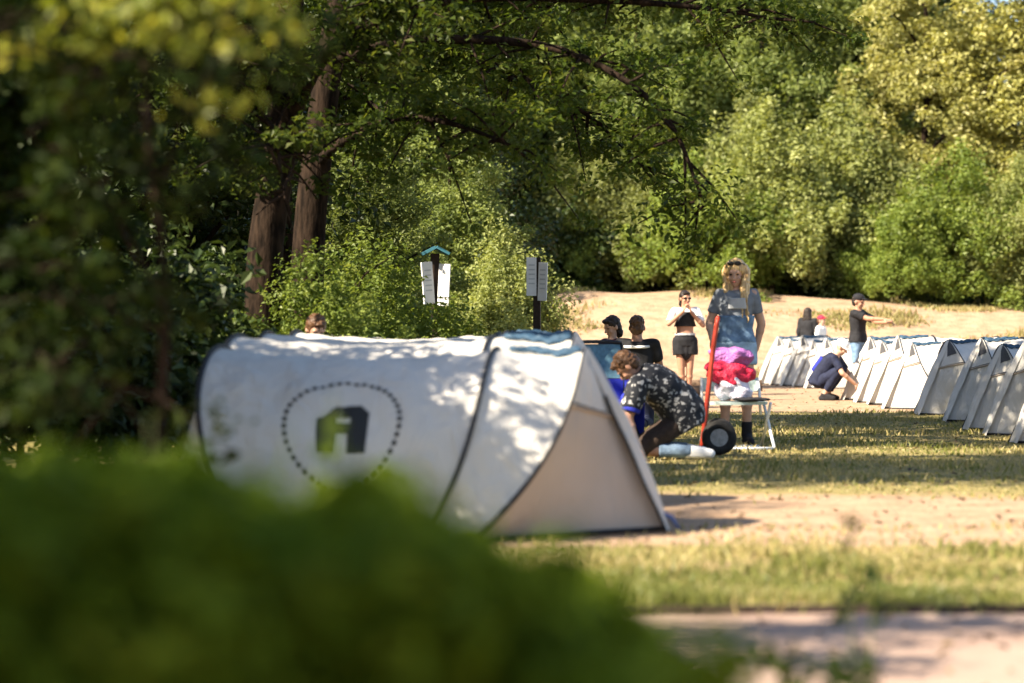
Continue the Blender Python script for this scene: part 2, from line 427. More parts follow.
# ------------------------------------------------------------------ foliage builders
def leaf_geo(cent, nrm, size, rng, aspect=0.55):
    """one folded diamond of two faces for each leaf; cent (n,3), nrm (n,3)"""
    n = len(cent)
    nrm = nrm / (np.linalg.norm(nrm, axis=1, keepdims=True) + 1e-9)
    r = rng.normal(size=(n, 3)); ax = np.cross(nrm, r); ax /= (np.linalg.norm(ax, axis=1, keepdims=True) + 1e-9)
    sd = np.cross(nrm, ax)
    s = (size * rng.uniform(0.6, 1.3, n))[:, None]
    a = cent - ax * s * 0.5; tip = cent + ax * s * 0.5 - nrm * s * 0.12
    l = cent + sd * s * aspect * 0.5 - ax * s * 0.05 + nrm * s * 0.10; r2 = cent - sd * s * aspect * 0.5 - ax * s * 0.05 + nrm * s * 0.10
    V = np.stack([a, r2, tip, l], 1).reshape(-1, 3)
    return V

def leaves_from(cent, nrm, size, rng, tint, aspect=0.55):
    V = leaf_geo(cent, nrm, size, rng, aspect)
    L = np.arange(len(V), dtype=np.int32)
    return V, L, np.repeat(tint, 4)

def clump_leaves(cc, cr, per, rng, up=0.9, flat=0.7):
    """leaf centres and normals scattered through clumps cc (n,3) of radius cr (n,)"""
    n = len(cc)
    k = np.repeat(np.arange(n), per)
    d = rng.normal(size=(len(k), 3)); d /= np.linalg.norm(d, axis=1, keepdims=True)
    rad = rng.uniform(0.15, 1.0, len(k)) ** 0.6
    off = d * rad[:, None] * cr[k][:, None]; off[:, 2] *= flat
    cent = cc[k] + off
    nrm = d * 0.6 + rng.normal(size=d.shape) * 0.55; nrm[:, 2] += up
    t = rng.uniform(0, 1, n)[k] * 0.45 + rng.uniform(0, 0.55, len(k))
    return cent, nrm, t

def lobed_crown(seed, rx, rz, z0, nclump, per, size, cr, top=1.0, elong=1.0, skirt=False):
    """clumps through an uneven, lobed volume; returns leaf arrays (crown base at z0)"""
    rng = np.random.default_rng(seed)
    cs = []
    off = Vector((seed * 3.1, 0, 0))
    while len(cs) < nclump:
        d = rng.normal(size=3); d /= np.linalg.norm(d)
        if d[2] < -0.75: continue
        f = max(.3, 0.76 + 0.75 * mnoise.noise(Vector(d * 1.7) + off) + 0.45 * mnoise.noise(Vector(d * 4.5) + off))
        r = f * rng.uniform(0.25, 1.0) ** 0.45
        x, y, z = d[0] * rx * r, d[1] * rx * r, d[2] * rz * r
        if skirt and z < 0:
            w = min(2.2, 1 / max(.2, math.hypot(d[0], d[1]))) * (0.8 + 0.2 * rng.random()); x *= w; y *= w
        if z > 0: w = 1 - 0.35 * (z / rz) * (2 - top); x *= w; y *= w
        cs.append((x, y, z + z0 + rz * 0.75))
    cc = np.array(cs); crr = cr * rng.uniform(0.6, 1.35, nclump)
    cent, nrm, t = clump_leaves(cc, crr, per, rng, flat=0.75 * elong)
    return leaves_from(cent, nrm, size, rng, t), cc

def trunk_mesh(name, cc, z_top, r0, seed, parent, lean=(0, 0), nlimb=14):
    rng = random.Random(seed)
    bm = bmesh.new()
    pts = []
    for i in range(7):
        t = i / 6
        pts.append((lean[0] * t + rng.uniform(-.06, .06) * z_top * 0.15, lean[1] * t + rng.uniform(-.06, .06) * z_top * 0.15, -0.15 + (z_top + 0.15) * t))
    rad = [r0 * (1.35 if i == 0 else 1) * (1 - 0.75 * i / 6) for i in range(7)]
    sp = smooth_path(pts, 3)
    tube(bm, sp, [np.interp(i / (len(sp) - 1) * 6, range(7), rad) for i in range(len(sp))], 9)
    pick = [cc[i] for i in rng.sample(range(len(cc)), min(nlimb, len(cc)))]
    for c in pick:
        c = Vector(c)
        h = min(z_top * 0.9, max(z_top * 0.25, c.z - (Vector((c.x, c.y, 0)).length) * 0.7))
        i = int(h / z_top * (len(sp) - 1)); a = Vector(sp[i])
        mid = (a + c) / 2 + Vector((rng.uniform(-.2, .2), rng.uniform(-.2, .2), 0.05 * (c - a).length))
        tube(bm, smooth_path([a, mid, c], 4), [r0 * 0.38 * (1 - 0.09 * k) for k in range(9)], 6)
    return bm_obj(name, bm, M['bark'], parent, smooth=True)

def tree_proto(name, seed, h, rx, z0, nclump, per, size, cr, leaf, r0=0.16, label='', cat='tree', group=None, top=1.0, elong=1.0, nlimb=14, skirt=False):
    root = empty(name, label=label, cat=cat, group=group)
    rz = (h - z0) / 1.75
    (V, L, T), cc = lobed_crown(seed, rx, rz, z0, nclump, per, size, cr, top, elong, skirt)
    np_mesh('crown', V, L, 4, M[leaf], root, T)
    trunk_mesh('trunk', cc, h * 0.78, r0, seed, root, nlimb=nlimb)
    return root

def place(o, x, y, rz, s=1.0, sz=None, label=None, group=None, used={}):
    """the first call moves the prototype itself, later calls copy it"""
    c = o if o.name not in used else copy_tree(o)
    used[o.name] = 1; used[c.name] = 1
    c.location = (x, y, gz(x, y) - 0.03); c.rotation_euler = (0, 0, rz); c.scale = (s, s, sz or s)
    if label: c['label'] = label
    if group: c['group'] = group
    return c

# ------------------------------------------------------------------ the wood behind the bank
def px_x(px, Y): return (px - 512) / F * Y
GW = 'trees of the wood behind the sandy bank'
GS = 'shrubs along the top of the sandy bank'
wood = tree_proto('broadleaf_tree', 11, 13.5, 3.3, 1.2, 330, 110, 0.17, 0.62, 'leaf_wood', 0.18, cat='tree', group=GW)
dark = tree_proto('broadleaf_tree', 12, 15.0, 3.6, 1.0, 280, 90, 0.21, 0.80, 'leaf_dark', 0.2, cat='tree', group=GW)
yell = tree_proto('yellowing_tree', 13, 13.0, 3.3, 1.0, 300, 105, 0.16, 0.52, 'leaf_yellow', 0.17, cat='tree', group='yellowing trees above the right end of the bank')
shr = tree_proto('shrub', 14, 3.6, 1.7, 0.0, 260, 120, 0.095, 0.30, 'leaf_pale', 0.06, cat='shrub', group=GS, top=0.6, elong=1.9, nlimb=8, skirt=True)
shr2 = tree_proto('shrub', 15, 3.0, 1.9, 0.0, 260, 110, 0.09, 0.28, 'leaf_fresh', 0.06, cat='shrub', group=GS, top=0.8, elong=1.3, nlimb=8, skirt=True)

for px, Y, s, rz, lab in [
        (590, 63, 1.25, 0.3, 'round sunlit shrub above the left end of the sandy bank'),
        (655, 62, 1.0, 1.9, 'low pale shrub on the bank directly behind the smiling blond woman'),
        (772, 61, 1.35, 2.7, 'tall pointed pale shrub on the bank just right of the blond woman'),
        (838, 63, 1.5, 4.0, 'upright pale shrub on the bank above the man in the black cap'),
        (612, 63, 1.1, 3.6, 'pale shrub leaning into the gap behind the round sunlit shrub'),
        (735, 64, 1.5, 5.6, 'tall pale shrub rising behind the blond woman'),
        (880, 62.5, 1.2, 0.2, 'narrow pale shrub filling the gap beside the large rounded shrub'),
        (1010, 60.5, 1.05, 5.1, 'pale shrub at the right end of the bank under the yellowing trees')]:
    place(shr, px_x(px, Y), Y, rz, s, label=lab)
for px, Y, s, rz, lab in [
        (548, 61.5, 0.8, 1.0, 'small bright green shrub at the foot of the bank behind the right signpost'),
        (705, 60.5, 1.15, 2.2, 'broad bright green shrub on the bank between two pale shrubs'),
        (900, 60, 0.75, 3.3, 'low bright green bush in the shadow gap of the bank edge'),
        (948, 61, 1.35, 0.6, 'large rounded green shrub on the bank over the white tents')]:
    place(shr2, px_x(px, Y), Y, rz, s, label=lab)
for px, Y, s, rz in [(600, 68, .9, .2), (690, 70, 1.0, 1.4), (760, 67, 0.85, 2.5), (530, 66, .95, 3.1), (830, 72, 1.1, 4.4), (640, 64, .6, 5.0)]:
    place(wood, px_x(px, Y), Y, rz, s, label='mid green tree of the wood standing behind the shrubs on the bank')
for px, Y, s, rz in [(560, 80, 1.1, .8), (720, 82, 1.15, 1.9), (800, 76, 0.95, 2.8), (860, 84, 1.2, 3.9), (640, 84, 1.2, .1), (480, 74, 1.1, 5.5), (940, 88, 1.15, .5), (870, 66, .42, 1.2)]:
    place(wood if px in (560, 720, 800, 640) else dark, px_x(px, Y), Y, rz, s * (1.1 if px in (560, 720, 800, 640) else 1),
          label='tall pale green tree rising at the back of the wood' if px in (560, 720, 800, 640) else 'dark green tree deeper in the wood behind the bank')
for px, Y, s, rz, lab in [
        (925, 66, .92, .4, 'yellowing tree above the bank, left one of the pair'),
        (1032, 65, .95, 2.3, 'yellowing tree at the right edge with chinks of sky in its crown')]:
    place(yell, px_x(px, Y), Y, rz, s, label=lab)

GU = 'dark bushes under the trees of the wood'
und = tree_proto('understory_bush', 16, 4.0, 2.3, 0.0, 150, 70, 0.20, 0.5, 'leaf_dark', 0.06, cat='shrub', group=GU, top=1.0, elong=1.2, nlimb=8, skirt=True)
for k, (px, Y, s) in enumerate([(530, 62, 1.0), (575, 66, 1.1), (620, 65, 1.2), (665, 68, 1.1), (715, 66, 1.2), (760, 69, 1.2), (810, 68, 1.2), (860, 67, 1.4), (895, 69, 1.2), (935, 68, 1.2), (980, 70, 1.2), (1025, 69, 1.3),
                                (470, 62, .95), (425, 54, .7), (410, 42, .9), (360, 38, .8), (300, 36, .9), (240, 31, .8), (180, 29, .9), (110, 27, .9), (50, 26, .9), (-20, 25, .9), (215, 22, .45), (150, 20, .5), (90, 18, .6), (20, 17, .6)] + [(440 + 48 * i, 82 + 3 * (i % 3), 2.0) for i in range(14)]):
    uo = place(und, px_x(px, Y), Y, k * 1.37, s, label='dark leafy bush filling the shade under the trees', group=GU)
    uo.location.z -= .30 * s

# the wood to the left, nearer and in its own shade
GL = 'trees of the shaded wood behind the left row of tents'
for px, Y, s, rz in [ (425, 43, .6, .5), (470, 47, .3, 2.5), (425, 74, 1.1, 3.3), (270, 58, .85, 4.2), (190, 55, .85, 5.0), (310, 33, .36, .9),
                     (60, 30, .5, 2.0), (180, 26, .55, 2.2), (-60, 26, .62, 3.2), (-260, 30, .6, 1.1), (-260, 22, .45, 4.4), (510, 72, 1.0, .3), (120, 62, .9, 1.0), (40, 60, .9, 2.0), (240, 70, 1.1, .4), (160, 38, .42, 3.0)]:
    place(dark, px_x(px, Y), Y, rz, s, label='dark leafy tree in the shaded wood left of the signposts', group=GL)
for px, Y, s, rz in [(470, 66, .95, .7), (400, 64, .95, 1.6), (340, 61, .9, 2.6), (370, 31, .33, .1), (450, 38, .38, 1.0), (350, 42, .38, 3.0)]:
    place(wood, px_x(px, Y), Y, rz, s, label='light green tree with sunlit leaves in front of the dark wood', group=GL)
place(shr, px_x(502, 36), 36, 0.9, 0.62, 0.75, label='slender young sunlit shrub between the two signposts', group='')
place(shr2, px_x(322, 20.7), 20.7, 4.2, 0.52, 0.58, label='bright leafy bush before the foot of the forked oak')
place(shr2, px_x(355, 23.5), 23.5, 1.2, 0.66, 0.66, label='bright leafy bush right behind the ridge of the large front tent')
place(shr2, px_x(405, 27.5), 27.5, 2.9, 0.6, 0.5, label='green bush around the foot of the left signpost')
place(shr, px_x(300, 27), 27, 2.9, 0.6, 0.5, label='pale bush half hidden behind the bright leafy bush')
for o in C.objects:
    if o.get('group') == '': del o['group']

# ------------------------------------------------------------------ big trees with drawn limbs
def limb_tree(name, seed, trunk, tr, limbs, leaf, size, per, ncl, cr, label, crown_extra=(), twig=1.0, loc=(0, 0), bare=None):
    """trunk: polyline; limbs: list of (polyline, r0); leaves sit on side twigs of every limb. All in metres from the tree's base"""
    rng = random.Random(seed); nr = np.random.default_rng(seed)
    bx, by = loc
    off = Vector((bx, by, gz(bx, by)))
    root = empty(name, off, label=label, cat='tree')
    bm = bmesh.new()
    sp = smooth_path([Vector(p) - off for p in trunk], 5)
    n = len(sp); tube(bm, sp, [tr[0] + (tr[1] - tr[0]) * i / (n - 1) for i in range(n)], 10)
    cl = []
    for pts, r0 in limbs:
        q = smooth_path([Vector(p) - off for p in pts], 5)
        m = len(q); tube(bm, q, [r0 * (1 - 0.8 * i / (m - 1)) for i in range(m)], 7)
        for k in range(ncl):
            t = rng.uniform(0.3, 1.0); i = min(m - 2, int(t * (m - 1)))
            a = q[i].lerp(q[i + 1], rng.random())
            d = Vector((rng.gauss(0, 1), rng.gauss(0, 1), rng.gauss(-0.05, 0.55))).normalized()
            ln = rng.uniform(0.15, 1.0) * twig
            e = a + d * ln + Vector((0, 0, -0.12 * ln))
            mid = (a + e) / 2 + Vector((0, 0, 0.07 * ln))
            tube(bm, [a, mid, e], [0.016 * twig, 0.011 * twig, 0.005 * twig], 5, cap=False)
            cl.append(e)
            if ln > 0.45: cl.append(mid)
    for c, rad, k in crown_extra:
        for _ in range(k):
            d = nr.normal(size=3); d /= np.linalg.norm(d); d *= nr.uniform(0.2, 1) ** 0.5
            e = Vector(c) - off + Vector((d[0] * rad[0], d[1] * rad[1], d[2] * rad[2]))
            cl.append(e)
    if bare:                                               # the trunks stay bare of leaves on the clearing's side
        (bx0, bx1, bz0, bz1, share) = bare
        cl = [c for c in cl if not (bx0 < c.x + off.x < bx1 and bz0 < c.z + off.z < bz1 and c.y + off.y < 22.6 and rng.random() < share)]
    cc = np.array([tuple(c) for c in cl])
    cent, nrm, t = clump_leaves(cc, cr * nr.uniform(0.6, 1.4, len(cc)), per, nr, flat=0.6)
    V, L, T = leaves_from(cent, nrm, size, nr, t)
    np_mesh('crown', V, L, 4, M[leaf], root, T)
    bm_obj('trunk', bm, M['bark'], root, smooth=True)
    return root

# oak A: trunk rising left of centre
A0 = Vector((px_x(262, 21), 21, 0))
tA = [A0 + Vector((0, 0, -.2)), P(264, 270, 21), P(280, 150, 21), P(288, 40, 21), P(292, -120, 21), P(300, -400, 21)]
limb_tree('oak_tree', 3, tA, (0.17, 0.11), [
    ([P(283, 130, 21), P(320, 60, 20.5), P(380, 20, 20), P(450, -20, 19.5)], .10),
    ([P(288, 40, 21), P(200, -20, 20), P(90, -40, 19)], .10),
    ([P(290, -60, 21), P(400, -160, 22), P(560, -200, 23)], .10),
    ([P(290, -100, 21), P(180, -200, 20), P(60, -230, 18.5)], .09),
    ([P(285, 100, 21), P(230, 60, 20), P(170, 70, 19)], .07),
    ([P(280, 150, 21), P(275, 130, 20), P(285, 200, 19.2)], .03),

    ([P(295, -200, 21), P(380, -330, 20), P(470, -400, 19)], .08),
    ([P(295, -200, 21), P(250, -350, 22.5), P(200, -450, 23.5)], .08),
    ([P(292, -150, 21), P(300, -300, 19), P(330, -380, 17.5)], .08),
    ], 'leaf_oak', 0.08, 62, 34, 0.25, 'thick trunked oak with pale bark at its foot behind the front tent', bare=(-2.35, -1.25, 1.2, 5.0, .72), loc=(A0.x, A0.y))
# oak B: forked, its long limbs reach right over the clearing
B0 = Vector((px_x(305, 22.5), 22.5, 0))
tB = [B0 + Vector((0, 0, -.2)), P(308, 260, 22.5), P(318, 150, 22.5), P(330, 60, 22.5), P(350, -80, 22.5), P(365, -350, 22.5)]
limb_tree('oak_tree', 4, tB, (0.17, 0.10), [
    ([P(316, 165, 22.5), P(345, 140, 22), P(400, 118, 21.5), P(460, 126, 21), P(520, 150, 20.6)], .055),
    ([P(330, 60, 22.5), P(420, 40, 22), P(560, 50, 21.5), P(660, 110, 21), P(705, 205, 20.8)], .06),
    ([P(332, 40, 22.5), P(450, 0, 23), P(600, 0, 23), P(720, 10, 23), P(775, 20, 23)], .06),
    ([P(335, 20, 22.5), P(480, 60, 24), P(580, 110, 24.5), P(640, 165, 25)], .05),
    ([P(345, -60, 22.5), P(500, -100, 21), P(650, -110, 20), P(760, -90, 19.5)], .06),
    ([P(345, -60, 22.5), P(480, -120, 25), P(640, -150, 26.5), P(760, -140, 28)], .06),
    ([P(355, -200, 22.5), P(480, -280, 22), P(640, -330, 22), P(780, -300, 22)], .06),
    ([P(360, -280, 22.5), P(460, -380, 24.5), P(560, -450, 26)], .055),
    ([P(360, -280, 22.5), P(450, -400, 20), P(520, -470, 18)], .055),
    ], 'leaf_oak', 0.08, 58, 34, 0.26, 'forked oak whose long leafy limbs reach right over the clearing', bare=(-2.35, -1.25, 1.2, 5.0, .66), crown_extra=[((-1.2, 23.2, 6.6), (3.0, 2.6, 1.6), 130), ((0.6, 24.3, 6.0), (2.2, 2.2, 1.3), 70)], loc=(B0.x, B0.y))

# tree D: further back along the edge, its crown shades the lawn
D0 = Vector((-2.6, 26.0, 0))
limb_tree('oak_tree', 6, [D0, D0 + Vector((.1, 0, 2)), D0 + Vector((0, .2, 5)), D0 + Vector((.3, 0, 9))], (0.2, 0.08), [
    ([D0 + Vector((.1, 0, z0)), D0 + Vector((dx * .5, dy * .5, z0 + 1)), D0 + Vector((dx, dy, z1))], .09)
    for z0, dx, dy, z1 in [(3, 3, -1, 4.4), (3.5, 2.5, 2, 5), (4, -2.5, 0, 5.5), (4.5, 3.6, -2.5, 6), (5, 1, -3, 6.5), (6, 3, 1, 7.2), (6, -1, -2, 7.6), (6.5, 2, 0, 8.6), (3, 1.4, -2.6, 4.2)]],
    'leaf_oak', 0.095, 62, 36, 0.30, 'dark crowned oak standing behind the left signpost', twig=1.1, loc=(D0.x, D0.y))

# dark thicket tree on the left, before the wood: its crown hangs over the rear of the front tent
C0 = Vector((-3.9, 11.3, 0))
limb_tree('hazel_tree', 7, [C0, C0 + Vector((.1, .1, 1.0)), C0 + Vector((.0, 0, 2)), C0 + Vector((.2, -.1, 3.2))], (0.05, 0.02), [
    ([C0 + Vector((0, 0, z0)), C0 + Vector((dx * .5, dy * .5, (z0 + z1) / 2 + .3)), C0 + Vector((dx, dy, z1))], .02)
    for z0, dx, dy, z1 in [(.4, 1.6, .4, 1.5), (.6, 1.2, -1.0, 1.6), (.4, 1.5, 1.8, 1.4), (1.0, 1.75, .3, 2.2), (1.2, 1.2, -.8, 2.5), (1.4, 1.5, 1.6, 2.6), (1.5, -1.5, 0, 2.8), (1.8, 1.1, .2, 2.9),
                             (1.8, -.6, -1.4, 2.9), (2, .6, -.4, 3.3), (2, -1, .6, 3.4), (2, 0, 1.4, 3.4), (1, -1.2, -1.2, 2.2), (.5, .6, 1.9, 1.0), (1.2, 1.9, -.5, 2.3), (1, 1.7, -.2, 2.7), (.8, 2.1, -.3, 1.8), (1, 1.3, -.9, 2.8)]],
    'leaf_shade_painted', 0.085, 52, 28, 0.24, 'dark multi stemmed hazel hanging over the rear end of the front tent', twig=.7, loc=(C0.x, C0.y))

# near tree at the left edge, out of focus
E0 = Vector((px_x(150, 7.2), 7.2, 0))
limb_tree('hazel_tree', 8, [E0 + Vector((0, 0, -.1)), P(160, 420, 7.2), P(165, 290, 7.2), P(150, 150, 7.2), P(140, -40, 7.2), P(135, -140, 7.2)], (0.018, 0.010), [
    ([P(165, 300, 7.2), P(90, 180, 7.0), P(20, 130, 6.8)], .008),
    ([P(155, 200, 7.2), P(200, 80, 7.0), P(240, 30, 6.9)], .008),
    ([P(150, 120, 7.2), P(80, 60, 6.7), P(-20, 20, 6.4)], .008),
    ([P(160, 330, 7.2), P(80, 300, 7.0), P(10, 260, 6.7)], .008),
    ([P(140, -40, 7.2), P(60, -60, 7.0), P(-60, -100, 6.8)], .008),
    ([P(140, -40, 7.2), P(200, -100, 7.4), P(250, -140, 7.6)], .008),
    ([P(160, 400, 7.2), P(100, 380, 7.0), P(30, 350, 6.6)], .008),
    ], 'leaf_shade_painted', 0.06, 30, 15, 0.15, 'slender out of focus sapling hanging its leaves into the left edge', twig=.42, loc=(E0.x, E0.y))

# sunlit hazel leaves at the top left
N0 = Vector((-2.3, 6.7, 0))
limb_tree('hazel_tree', 18, [N0, N0 + Vector((.1, 0, .8)), N0 + Vector((.2, -.05, 1.5)), N0 + Vector((.3, -.1, 2.0))], (0.03, 0.012), [
    ([N0 + Vector((.2, 0, 1.4)), P(60, 30, 6.4), P(160, 0, 6.3), P(255, 12, 6.2)], .007),
    ([N0 + Vector((.2, 0, 1.5)), P(60, 0, 6.5), P(150, 20, 6.4), P(235, 45, 6.3)], .007),
    ([N0 + Vector((.25, 0, 1.8)), P(60, -40, 6.5), P(180, -30, 6.4), P(270, -6, 6.3)], .007)],
    'leaf_bright', 0.055, 13, 18, 0.10, 'out of focus hazel with bright yellow green leaves across the top left corner', twig=.2, loc=(N0.x, N0.y))
# unseen oak added left of the frame to lay shade on the lawn
F0 = Vector((-5.0, 13.2, 0))
limb_tree('oak_tree', 9, [F0, F0 + Vector((.1, 0, 3)), F0 + Vector((0, .2, 6)), F0 + Vector((.3, 0, 9.5))], (0.2, 0.08), [
    ([F0 + Vector((0, 0, z0)), F0 + Vector((dx * .5, dy * .5, (z0 + z1) / 2 + .4)), F0 + Vector((dx, dy, z1))], .08)
    for z0, dx, dy, z1 in [(5, 3, -.6, 6.4), (5, 3.2, 1, 6.2), (5.5, 1.5, 2, 6.5), (6, 3.4, 0, 7.6), (6.5, 2, -1, 8.2), (7, 2.5, 1.5, 8.6), (7.5, 1, 0, 9.6), (7, -2, .5, 8.5), (6, -2, -1, 7.4), (6, 0, 2.4, 7.6), (7, 0, 1.4, 9.2), (8, 2.4, .2, 9.6)]],
    'leaf_oak', 0.11, 34, 34, 0.34, 'tall unseen oak added beyond the left edge to shade the lawn', twig=1.0, loc=(F0.x, F0.y))
K0 = Vector((-6.6, 5.6, 0))  # unseen oak added, its bough shaped to lay a band of shade on the path
limb_tree('oak_tree', 10, [K0, K0 + Vector((.1, 0, 2)), K0 + Vector((0, .1, 4)), K0 + Vector((.2, 0, 4.6))], (0.16, 0.07), [
    ([K0 + Vector((0, 0, 3.6)), Vector((-4.5, 5.4, 4.9)), Vector((-2.4, 5.36, 5.0)), Vector((-.7, 5.3, 4.95))], .05),
    ([K0 + Vector((0, 0, 4)), Vector((-7.4, 6.4, 5.6)), Vector((-8, 7.4, 6.6))], .06)],
    'leaf_oak', 0.08, 50, 48, 0.20, 'unseen oak added beyond the left edge, one long bough shading the path', twig=.24, loc=(K0.x, K0.y))
# unseen trees added left of the frame to keep the near corner in shade
for k, (x, y, s, rz) in enumerate([(-8.0, 12.5, .62, .6), (-6.8, 1.2, .42, 2.2), (-9.5, 7.5, .7, 3.9), (-10, 16.5, .5, 5.0), (-6.3, -0.8, .55, 1.0)]):
    place(dark, x, y, rz, s, label='unseen dark tree added beyond the left edge to shade the near undergrowth', group='unseen trees added beyond the left edge')

# ------------------------------------------------------------------ pop-up tents
H_T, W_T = 0.925, 0.76
HOOPS = [(-1.20, -1.53), (-0.34, -0.08), (-0.10, 0.38)]      # (u at the foot, u at the crown) of the three hoops
TIP, TAIL = 0.79, -1.90

def hoop(k, th):
    ub, ut = HOOPS[k]
    s = max(0.0, math.sin(th))
    z = H_T * (1.0 if k else 1.01) * s ** 0.85
    if k == 2: z = 0.35 * z + 0.65 * H_T * (1 - abs(math.cos(th)) ** 1.7)
    v = -W_T * math.copysign(abs(math.cos(th)) ** 0.95, math.cos(th))
    u = ut + (ub - ut) * (1 - z / H_T) ** 2.2 if z < H_T else ut
    return Vector((u, v, z))

def canopy_pt(s, th):
    """s 0..2 over the three hoops"""
    k = min(1, int(s)); f = s - k
    p = hoop(k, th).lerp(hoop(k + 1, th), f)
    sag = 4 * f * (1 - f) * (0.035 if k == 0 else 0.02)
    c = Vector((p.x, 0, 0.25))
    d = (c - p); d.x = 0
    p = p + d.normalized() * sag * min(1, 0.25 + p.z / H_T)
    e = min(1, 3 * math.sin(PI * f))
    q = Vector((p.x * 5.0 + p.z * 2.2, p.y * 2.0, p.z * 1.6 - p.x))
    w = mnoise.noise(q) * .024 + abs(mnoise.noise(q * 2.3 + Vector((3, 0, 0)))) * .022
    p += d.normalized() * w * e
    return p

def grid_mesh(bm, fn, na, nb):
    g = [[bm.verts.new(fn(i / na, j / nb)) for j in range(nb + 1)] for i in range(na + 1)]
    for i in range(na):
        for j in range(nb):
            bm.faces.new((g[i][j], g[i + 1][j], g[i + 1][j + 1], g[i][j + 1]))

def end_pt(k, tip, side, a, s):
    """end panel: a 0..1 from foot to crown, s 0..1 from the hoop to the centre seam"""
    th = a * PI / 2 if side < 0 else PI - a * PI / 2
    h = hoop(k, th); crown = hoop(k, PI / 2)
    mline = Vector((tip, 0, 0.0)).lerp(crown, a)
    p = h.lerp(mline, s)
    p.y += side * -0.05 * 4 * s * (1 - s) * (1 - a)
    p.y += side * 0.04 * mnoise.noise(Vector((a * 2 + s * 7, s * 4 - a * 3, side + tip))) * min(1, 5 * s * (1 - s) * 4 * .5)
    p.z = max(p.z, 0.0)
    return p

def solid(o, t=0.003):
    return o

def logo_bm(side):
    """print on the cloth: a ring of dashes round a black house-like letter a, wrapped on the canopy"""
    bm = bmesh.new()
    th_c = 0.585 if side < 0 else PI - 0.585; s_c = 0.52
    e = 0.01
    def at(a, b, off=0.004):
        p0 = canopy_pt(s_c, th_c)
        du = (canopy_pt(s_c + e, th_c) - p0).length / e
        dth = (canopy_pt(s_c, th_c + e) - p0).length / e
        s = s_c + a * (-side) * -1 / du if False else s_c + a / du * (1 if side < 0 else -1)
        th = th_c + (b / dth) * (1 if side < 0 else -1)
        p = canopy_pt(s, th)
        t1 = canopy_pt(s + e, th) - p; t2 = canopy_pt(s, th + e) - p
        n = t1.cross(t2).normalized()
        if n.y * side < 0: n = -n
        return p + n * off
    def quadfill(fn, x0, x1, y0, y1, st):
        nx = int(round((x1 - x0) / st)); nyy = int(round((y1 - y0) / st)); vs = {}
        def v(i, j):
            if (i, j) not in vs: vs[(i, j)] = bm.verts.new(at(x0 + i * st, y0 + j * st))
            return vs[(i, j)]
        for i in range(nx):
            for j in range(nyy):
                if fn(x0 + (i + .5) * st, y0 + (j + .5) * st):
                    bm.faces.new((v(i, j), v(i + 1, j), v(i + 1, j + 1), v(i, j + 1)))
    def inside(x, y):
        if abs(x) > 0.145 or abs(y) > 0.135: return False
        if y > 0.04 and x < -0.145 + (y - 0.04) * 1.05: return False
        if y > 0.09 and x > 0.145 - (y - 0.09) * 1.0: return False
        if -0.035 < x < 0.045 and 0.035 < y < 0.062: return False
        if -0.036 < x < 0.036 and y < -0.03: return False
        return True
    quadfill(lambda x, y: inside(x * 1.08, y * 1.08), -0.15, 0.15, -0.14, 0.14, 0.01)
    for k in range(44):
        a = 2 * PI * k / 44
        c, sn = math.cos(a), math.sin(a)
        vs = []
        for dr, dt in ((-.011, -.013), (.011, -.013), (.011, .013), (-.011, .013)):
            r = 0.29 + dr
            vs.append(bm.verts.new(at(r * c - sn * dt, r * sn + c * dt)))
        bm.faces.new(vs)
    return bm

